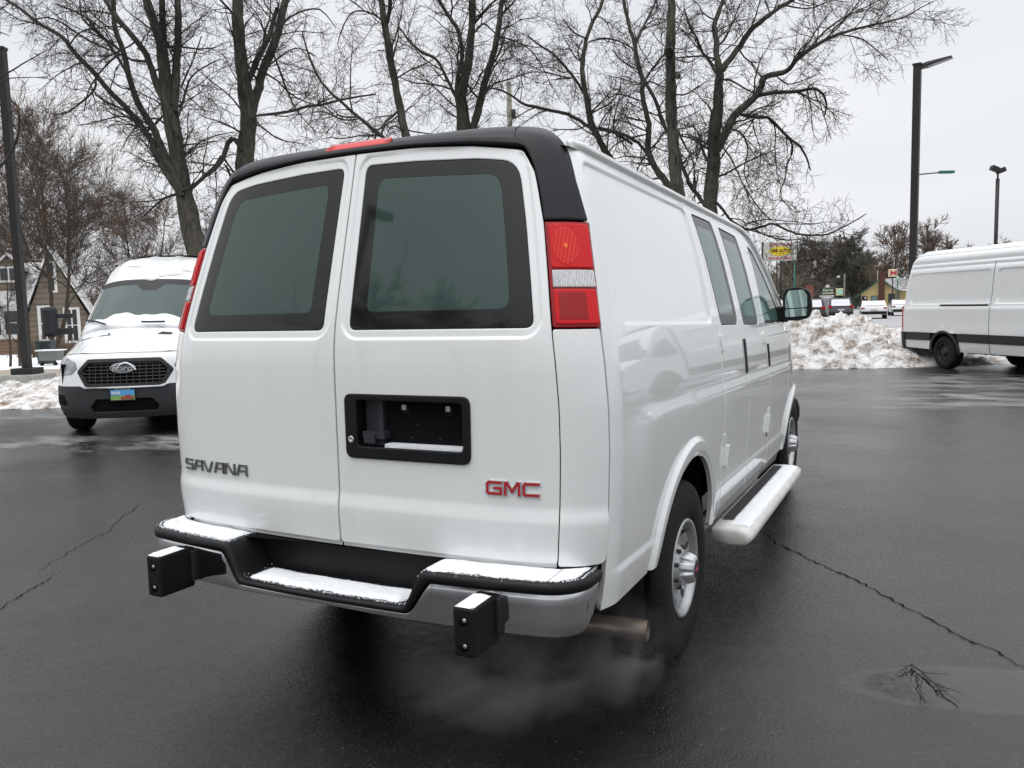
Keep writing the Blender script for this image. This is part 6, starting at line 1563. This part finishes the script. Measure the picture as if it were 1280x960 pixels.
# bonnet, windscreen and roof
tpan('bonnet', [(-.955, 1.145), (-.93, 1.40), (.93, 1.40), (.955, 1.145), (.4, 1.095), (-.4, 1.095)], M['paint_plain'], step=.07, dfn=lambda P: .008*np.sin(np.clip((np.abs(P[:, 0])-.45)/.15, 0, 1)*math.pi))
tpan('windscreen_frame', rounded([(-.935, 1.415), (-.86, 2.10), (.86, 2.10), (.935, 1.415)], .04), M['seal'], step=.09, off=.0)
tpan('windscreen', rounded([(-.885, 1.44), (-.84, 2.015), (-.20, 2.02), (-.10, 1.93), (.10, 1.93), (.20, 2.02), (.84, 2.015), (.885, 1.44)], .03), M['glass'], step=.09, off=.004, ret=.003, bev=0)
for sg in (1, -1):
    q = [(.89, 1.44), (.845, 2.05), (.905, 2.12), (.965, 1.40)]; q = q if sg > 0 else mir(q); tpan('window_pillar', q, M['paint_plain'], step=.06, off=.014)
def ribs(P): return .014*(np.exp(-((np.abs(P[:, 0])-.18)/.035)**2)+np.exp(-((np.abs(P[:, 0])-.55)/.04)**2))*np.clip((P[:, 1]-2.12)/.1, 0, 1)
tpan('roof_front', [(-.90, 2.11), (-.87, 2.40), (-.85, 2.535), (.85, 2.535), (.87, 2.40), (.90, 2.11)], M['paint_plain'], step=.05, dfn=ribs)
# body shell behind
mb = MB()
col_z = np.linspace(.3, 2.55, 40)
for sg in (1, -1):
    E_ = np.array([0, -.012, 0])+VT(np.array([[sg*.955*float(np.interp(np.interp(z, TZ, np.arange(400)), np.arange(400), TWd)), z] for z in col_z]))
    mb.grid(lambda i, j: (E_[i][0]+(sg*(1.02 if E_[i][2] < 1.4 else 1.02-.16*(E_[i][2]-1.4)/1.1)-E_[i][0])*min(1, j*2.5) if j > 0 else E_[i][0], E_[i][1]+(-5.9-E_[i][1])*j, E_[i][2]), range(40), [0, .03, .08, .15, .4, .7, 1.0])
mb.build('body', M['paint_plain'], tv, fix=False)
mb = MB(); rz = E_[-1][2]; mb.grid(lambda u, y: (u*.86, y, 2.53-.13*abs(u)**4), np.linspace(-1, 1, 11), np.linspace(-2.85, -5.9, 5)); mb.box(-.98, .98, -5.92, -5.88, .4, 2.42); mb.build('roof', M['paint_plain'], tv, fix=False)
mb = MB(); mb.box(-.85, .85, -5.6, -.35, .28, .95); mb.build('underbody', M['dark'], tv)
# snow on the hood and below the windscreen, wipers, vents
def tsnow(name, x0, x1, z0, z1, th, seed):
    mb = MB(); nx, nz_ = 80, 16
    def fn(i, j):
        x = x0+(x1-x0)*i/nx; k = j/nz_; top = z1+.07*noise.noise(Vector((x*2.2, seed, 0)))+.035*noise.noise(Vector((x*7, seed, 2))); z = z0+.02*noise.noise(Vector((x*5, 3, seed)))+(top-z0)*k
        e = min(1, min(j, nz_-j)/2.5)*min(1, min(i, nx-i)/4); p = VT(np.array([[x, z]]))[0]; h = th*math.sqrt(e)*(.8+.7*noise.noise(Vector((x*4, z*4, seed))))+.004*(e > 0)-.01*(e <= 0)
        return (p[0], p[1]+h*.7, p[2]+h*.8)
    mb.grid(fn, range(nx+1), range(nz_+1)); return mb.build(name, M['snow'], tv, fix=False)
tsnow('snow_on_cowl', -.86, .86, 1.40, 1.56, .05, 1)
mb = MB(); rnd = random.Random(3)
for (cx, cz, rx, rz_, s_) in ((.30, 2.36, .16, .05, 1), (-.12, 2.22, .26, .08, 2), (-.55, 2.28, .22, .05, 3), (.02, 2.14, .10, .06, 4)):
    def fn(a, r): 
        k = r*(1+.35*noise.noise(Vector((math.cos(a)*1.3, math.sin(a)*1.3, s_*7)))); p = VT(np.array([[cx+rx*k*math.cos(a), cz+rz_*k*math.sin(a)]]))[0]; h = .028*math.sqrt(max(0, 1-r*r)); return (p[0], p[1]+.003+h*.8, p[2]+h*.7)
    mb2 = MB(); mb2.grid(fn, np.linspace(0, 6.2832, 26), (0.01, .35, .6, .8, .93, 1.0)); mb2.build('snow_patch', M['snow'], tv, fix=False)
def tp3(x, z, o=.02): p = VT(np.array([[x, z]]))[0]; return (p[0], p[1]+o*.7, p[2]+o*.8)
for pts in ([(.80, 1.53), (.60, 1.47), (.42, 1.405)], [(-.06, 1.415), (-.16, 1.412), (-.36, 1.417)]):
    mb = MB(); mb.tube([tp3(x, z, .085) for x, z in pts], .013, 6); mb.build('wiper', M['seal'], tv)
for q in ([(.30, 1.315), (.34, 1.345), (.74, 1.335), (.76, 1.310)],):
    tpan('hood_vent', q, M['seal'], step=.06, off=.004, ret=.003, bev=0)
    tpan('hood_vent', mir(q), M['seal'], step=.06, off=.004, ret=.003, bev=0)
tpan('snow_in_vent', [(.33, 1.318), (.36, 1.338), (.70, 1.330), (.72, 1.314)], M['snow'], step=.06, off=.009, ret=.003, bev=0)
for sg in (1, -1):
    wheel(tv, sg*.98, -1.02, sg, R=.36, W_=.235, steel=True)
    wheel(tv, sg*.98, -4.75, sg, R=.36, W_=.235, steel=True)
    mb = MB(); x_ = sg*1.22; mb.box(x_-.085, x_+.085, -1.22, -1.04, 1.30, 1.72, bev=.05); o = mb.build('door_mirror', M['vplast'], tv)
    for za, zb_ in ((1.56, 1.62), (1.33, 1.42)):
        mb = MB(); mb.box(*sorted((sg*.93, sg*1.15)), -1.16, -1.10, za, zb_, bev=.01); mb.build('mirror_arm', M['vplast'], o)
    mb = MB(); mb.box(x_-.07, x_+.07, -1.226, -1.218, 1.33, 1.69, bev=.002); mb.build('mirror_glass', M['mirror'], o)

# ================================================================== long van on the right
lw_z = np.array([.30, .45, .60, .8, 1.1, 1.35, 1.45, 1.7, 2.0, 2.2, 2.35, 2.46, 2.55, 2.62]); lw_w = np.array([.93, .965, .985, 1.0, 1.0, .99, .97, .95, .925, .90, .865, .80, .66, .5])
LT = np.arange(.3, 2.62, .01); LW = np.interp(LT, lw_z, lw_w); _k3 = np.exp(-.5*(np.arange(-6, 7)/2.5)**2); _k3 /= _k3.sum(); LW = np.convolve(np.pad(LW, 6, mode='edge'), _k3, 'valid')
def VL(P):
    s, z = P[:, 0], P[:, 1]; q = np.abs(s); xi = np.interp(q, _ss, _xi); yo = np.where(q < S0, np.interp(q, _ss, _yo), .25+q-S0); y = yo+.20*np.power(np.clip((z-1.2)/1.3, 0, 2), 1.8)
    return np.stack([np.sign(s)*xi*np.interp(z, LT, LW), y, z], 1)
def ls(y, z): return S0+y-.25-.20*max(0, (z-1.2)/1.3)**1.8
def lsz(pts, st=.08): return [(ls(y, z), z) for y, z in resample(pts, st)]
Wc = gnd(onz(1178, 461)); lr = rad(HD-1.5); rtv = Vector((math.cos(lr), math.sin(lr), 0)); fwv = Vector((-math.sin(lr), math.cos(lr), 0))
lo = Wc-fwv*1.62-rtv*1.0
lv = thing('long_van', 'long white high roof van with a black side strip, cut by the right edge', 'van', tuple(lo), lr)
def lrel(P):
    s, z = np.abs(P[:, 0]), P[:, 1]; y = s-S0+.25+.20*np.power(np.clip((z-1.2)/1.3, 0, 2), 1.8); Q = np.stack([y, z], 1)
    d = -.022*sstep(-rrect_sdf(Q, .36, 2.93, 1.385, 2.10, .10)/.04)-.022*sstep(-rrect_sdf(Q, 3.06, 5.05, 1.385, 2.10, .10)/.04)
    d += .010*sstep((1.36-z)/.03)-.012*np.exp(-((z-2.20)/.015)**2)*(y > .3)-.012*np.exp(-((z-2.30)/.015)**2)*(y > .3)
    r = np.hypot(y-1.62, z-.36); d += .015*sstep((.56-r)/.05); return d
exl = [(ls(y, z), z) for z in (1.345, 1.36, 1.375, 1.385, 1.395, 1.41, 1.425, 2.06, 2.075, 2.09, 2.10, 2.185, 2.2, 2.215, 2.285, 2.30, 2.315) for y in np.arange(.3, 5.1, .06)]
LA = (1.62, .36); ar_ = lambda r, a0, a1, n=24: [(LA[0]+r*math.cos(rad(a)), LA[1]+r*math.sin(rad(a))) for a in np.linspace(a0, a1, n)]
for sd in (1, -1):
    mm = (lambda p: p) if sd > 0 else mir
    up = [(.17, .775), (.17, 1.36), (.20, 1.45), (.22, 2.3), (.2, 2.48), (.2, 2.60), (5.2, 2.60), (5.2, .775), (1.62+.40, .775)]+ar_(.47, 62, 118, 10)+[(1.22, .775)]
    panel('upper_body', mm(lsz(up)), VL, M['paint_plain'], lv, step=.09, dfn=lrel, extra=mm(exl))
    b1_ = [(.17, .60), (.17, .77)]+[(1.24, .77)]+[p for p in ar_(.47, 119, 150, 8)]; b1_ = b1_+[(1.21, .60)]
    panel('side_moulding', mm(lsz([(.17, .60), (.17, .768), (1.205, .768), (1.165, .60)])), VL, M['vplast'], lv, step=.08, off=.018, dfn=lambda P: 0*P[:, 0])
    panel('side_moulding', mm(lsz([(2.075, .60), (2.035, .768), (2.98, .768), (2.98, .60)])), VL, M['vplast'], lv, step=.08, off=.018)
    panel('side_moulding', mm(lsz([(2.99, .60), (2.99, .768), (5.2, .768), (5.2, .60)])), VL, M['vplast'], lv, step=.1, off=.018)
    panel('lower_body', mm(lsz([(.20, .42), (.17, .595), (1.16, .595), (1.14, .40)])), VL, M['paint_plain'], lv, step=.08)
    panel('lower_body', mm(lsz([(2.10, .38), (2.08, .595), (5.2, .595), (5.2, .40)])), VL, M['paint_plain'], lv, step=.1)
    wa = ar_(.49, -3, 183, 30)+ar_(.42, 183, -3, 30); panel('wheel_arch', mm(lsz(wa, .05)), VL, M['vplast'], lv, step=.06, off=.022)
    panel('rail', mm(lsz([(1.47, 1.352), (1.47, 1.385), (2.92, 1.385), (2.92, 1.352)])), VL, M['seal'], lv, step=.08, off=.006)
    panel('rail_cover', mm(lsz([(1.46, 1.387), (1.46, 1.405), (2.94, 1.405), (2.94, 1.387)])), VL, M['paint_plain'], lv, step=.08, off=.024)
    panel('tail_light', mm(rounded([(.90, .80), (.90, 1.36), (1.03, 1.36), (1.03, .80)], .02)), VL, M['lensr'], lv, step=.04, off=.022)
    panel('rear_bumper_end', mm(rounded([(.75, .42), (.75, .78), (1.13, .78), (1.13, .40)], .04)), VL, M['vplast'], lv, step=.05, off=.035)
    for yy in (2.985,):
        panel('door_gap', mm(lsz([(yy-.006, .40), (yy-.006, 2.25), (yy+.006, 2.25), (yy+.006, .40)])), VL, M['seam'], lv, step=.1, off=.0195, ret=.0, bev=0, dfn=lambda P: lrel(P)-.018)
    wheel(lv, sd*.99, 1.62, sd, R=.355, W_=.235, steel=True); 
    wheel(lv, sd*.99, 1.62+4.2, sd, R=.355, W_=.235, steel=True)
panel('rear_body', [(-.90, .45), (-.88, 2.48), (.88, 2.48), (.90, .45)], VL, M['paint_plain'], lv, step=.1, off=-.002)
mb = MB(); mb.grid(lambda u, y: (u*.74, y, 2.50+.10*(1-abs(u)**3)), np.linspace(-1, 1, 13), np.linspace(.24, 5.2, 20)); mb.build('roof', M['paint_plain'], lv, fix=False)
mb = MB(); mb.box(-.86, .86, .2, 1.05, .42, .9); mb.box(-.86, .86, 2.2, 5.2, .36, .9); mb.box(-.5, .5, 1.0, 2.3, .45, .9); mb.build('underbody', M['dark'], lv)
mb = MB(); mb.box(-.70, .70,   .45, 5.1, .62, 2.30); mb.build('inner_shell', M['dark'], lv)
# front end of the long van (outside the photo, mirrored in the paint of the cargo van)
mb = MB(); F_ = -1.10
nz_ = [(6.28, 2.52, .72), (6.6, 2.42, .76), (6.85, 2.2, .84), (7.2, 1.75, .92), (7.45, 1.42, .95), (7.75, 1.28, .93), (7.98, 1.10, .90), (8.06, .85, .90), (8.06, .45, .90)]
mb.grid(lambda i, u: (u*nz_[i][2], nz_[i][0]+F_-.16*abs(u)**3*(i > 2), nz_[i][1]-.05*abs(u)**3), range(len(nz_)), np.linspace(-1, 1, 15)); mb.build('nose', M['paint_plain'], lv, fix=False)
mb = MB(); mb.grid(lambda i, u: (u*(nz_[2+i][2]-.05), nz_[2+i][0]+F_-.16*abs(u)**3+.02, nz_[2+i][1]-.05*abs(u)**3+.01), range(3), np.linspace(-1, 1, 15)); mb.build('windscreen', M['glass'], lv, fix=False)
mb = MB(); mb.box(-.62, .62, 6.90, 7.02, .60, .98, bev=.02); mb.build('grille', M['seal'], lv)
for sg in (1, -1):
    mb = MB(); pr = [(5.195, 2.5), (5.5, 2.38), (5.75, 2.16), (6.1, 1.71), (6.3, 1.40), (6.55, 1.25), (6.80, 1.06), (6.86, .45)]+[(5.82+.47*math.cos(rad(q)), .36+.47*math.sin(rad(q))) for q in range(10, 171, 10)]+[(5.195, .45)]
    vs = [(sg*(.985-.17*max(0, z-1.35)-.07*max(0, y-6.1)), y, z) for y, z in pr]; tri = delaunay_2d_cdt([Vector(p) for p in pr], [(i, (i+1) % len(pr)) for i in range(len(pr))], [], 1, 1e-6)
    mb.add([(sg*(.985-.17*max(0, v[1]-1.35)-.07*max(0, v[0]-6.1)), v[0], v[1]) for v in tri[0]], [tuple(f) for f in tri[2]]); mb.build('cab_side', M['paint_plain'], lv, fix=False)
    mb = MB(); pr = [(5.35, 1.36), (5.4, 2.02), (5.75, 2.0), (6.08, 1.42)]; mb.add([(sg*(.995-.17*max(0, z-1.35)), y, z) for y, z in pr], [(0, 1, 2, 3)]); mb.build('cab_window', M['glass'], lv)
    mb = MB(); mb.box(*sorted((sg*.60, sg*.86)), 6.78, 6.97, .82, 1.06, bev=.04); mb.build('headlight', M['hlamp'], lv)
    mb = MB(); mb.box(*sorted((sg*1.02, sg*1.26)), 5.9, 6.04, 1.35, 1.72, bev=.04); mb.build('door_mirror', M['vplast'], lv)
mb = MB(); mb.box(-.92, .92, 6.5, 7.08, .34, .58, bev=.05); mb.build('front_bumper', M['vplast'], lv)
# low far woods along the horizon
tb = TB(); rnd = random.Random(77)
for i in range(60):
    px_ = -260+i*21+rnd.uniform(-8, 8); d_f = rnd.uniform(118, 160); q0 = gpos(px_, d_f); Hh = rnd.uniform(6, 9.5)
    for _ in range(46):
        a_ = rnd.uniform(0, 6.283); P_, R_ = wig((q0[0]+rnd.uniform(-1.5, 1.5), q0[1], rnd.uniform(0, Hh*.5)), (math.cos(a_)*.6, math.sin(a_)*.6, 1), Hh*rnd.uniform(.3, .55), .07, .03, 4, rnd, .15); tb.path(P_, R_, 3)
        for _ in range(5):
            m_ = rnd.randint(1, 3); d2 = side_dir(dif3(P_, m_), rnd, .3, .9); A_, B_ = wig(P_[m_], d2, rnd.uniform(.8, 2.0), .035, .02, 3, rnd, .15); tb.path(A_, B_, 3)
o = tb.build('far_woods', bpy.data.materials['wood_twig'], None); tag(o, kind='stuff')

# ================================================================== exhaust vapour
def vapour():
    m = bpy.data.materials.new('exhaust_vapour'); m.use_nodes = True; t = m.node_tree; t.nodes.clear(); o = N(t, 'ShaderNodeOutputMaterial'); v = N(t, 'ShaderNodeVolumePrincipled'); t.links.new(v.outputs[0], o.inputs['Volume'])
    v.inputs['Color'].default_value = (.9, .9, .9, 1); v.inputs['Anisotropy'].default_value = .2
    tc = N(t, 'ShaderNodeTexCoord'); n = N(t, 'ShaderNodeTexNoise'); n.inputs['Scale'].default_value = 1.5; n.inputs['Detail'].default_value = 6; n.inputs['Distortion'].default_value = 1.2; t.links.new(tc.outputs['Object'], n.inputs['Vector'])
    l = N(t, 'ShaderNodeVectorMath', operation='LENGTH'); t.links.new(tc.outputs['Object'], l.inputs[0])
    f = N(t, 'ShaderNodeMapRange', interpolation_type='SMOOTHSTEP'); f.inputs['From Min'].default_value = 1.0; f.inputs['From Max'].default_value = .15; t.links.new(l.outputs['Value'], f.inputs[0])
    r = N(t, 'ShaderNodeMapRange'); r.inputs['From Min'].default_value = .42; r.inputs['From Max'].default_value = .72; t.links.new(n.outputs[0], r.inputs[0])
    a = N(t, 'ShaderNodeMath', operation='MULTIPLY'); t.links.new(f.outputs[0], a.inputs[0]); t.links.new(r.outputs[0], a.inputs[1])
    b = N(t, 'ShaderNodeMath', operation='MULTIPLY'); t.links.new(a.outputs[0], b.inputs[0]); b.inputs[1].default_value = 3.3; t.links.new(b.outputs[0], v.inputs['Density']); return m
VM = vapour()
for loc, scl, rz in (((.92, .47, .28), (.25, .25, .26), .3), ((.58, .16, .26), (.50, .36, .22), .5)):
    bm = bmesh.new(); bmesh.ops.create_icosphere(bm, subdivisions=2, radius=1.0); me = bpy.data.meshes.new('exhaust_vapour'); bm.to_mesh(me); bm.free(); me.materials.append(VM)
    o = bpy.data.objects.new('exhaust_vapour', me); col.objects.link(o); o.location = loc; o.scale = scl; o.rotation_euler = (0, 0, rz); tag(o, kind='stuff')
sc.cycles.volume_step_rate = 1.5; sc.cycles.volume_bounces = 0

# tree branch reflection at the puddle, added as dark twig geometry on the asphalt
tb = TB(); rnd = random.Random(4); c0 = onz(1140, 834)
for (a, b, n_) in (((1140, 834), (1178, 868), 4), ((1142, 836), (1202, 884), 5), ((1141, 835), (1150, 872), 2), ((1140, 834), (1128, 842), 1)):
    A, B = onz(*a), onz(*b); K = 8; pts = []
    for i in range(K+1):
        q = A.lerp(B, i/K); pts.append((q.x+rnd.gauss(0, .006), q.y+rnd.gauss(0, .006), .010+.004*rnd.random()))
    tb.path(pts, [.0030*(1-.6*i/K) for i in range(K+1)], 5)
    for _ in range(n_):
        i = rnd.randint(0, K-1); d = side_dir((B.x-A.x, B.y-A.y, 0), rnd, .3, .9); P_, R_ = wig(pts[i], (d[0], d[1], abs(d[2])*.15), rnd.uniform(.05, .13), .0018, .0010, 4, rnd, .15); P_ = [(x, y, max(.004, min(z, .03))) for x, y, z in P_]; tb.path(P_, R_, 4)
o = tb.build('branch_reflection', M['twig'], None); tag(o, 'tree branch reflection modelled as small dark stems at the edge of the puddle', 'twig')
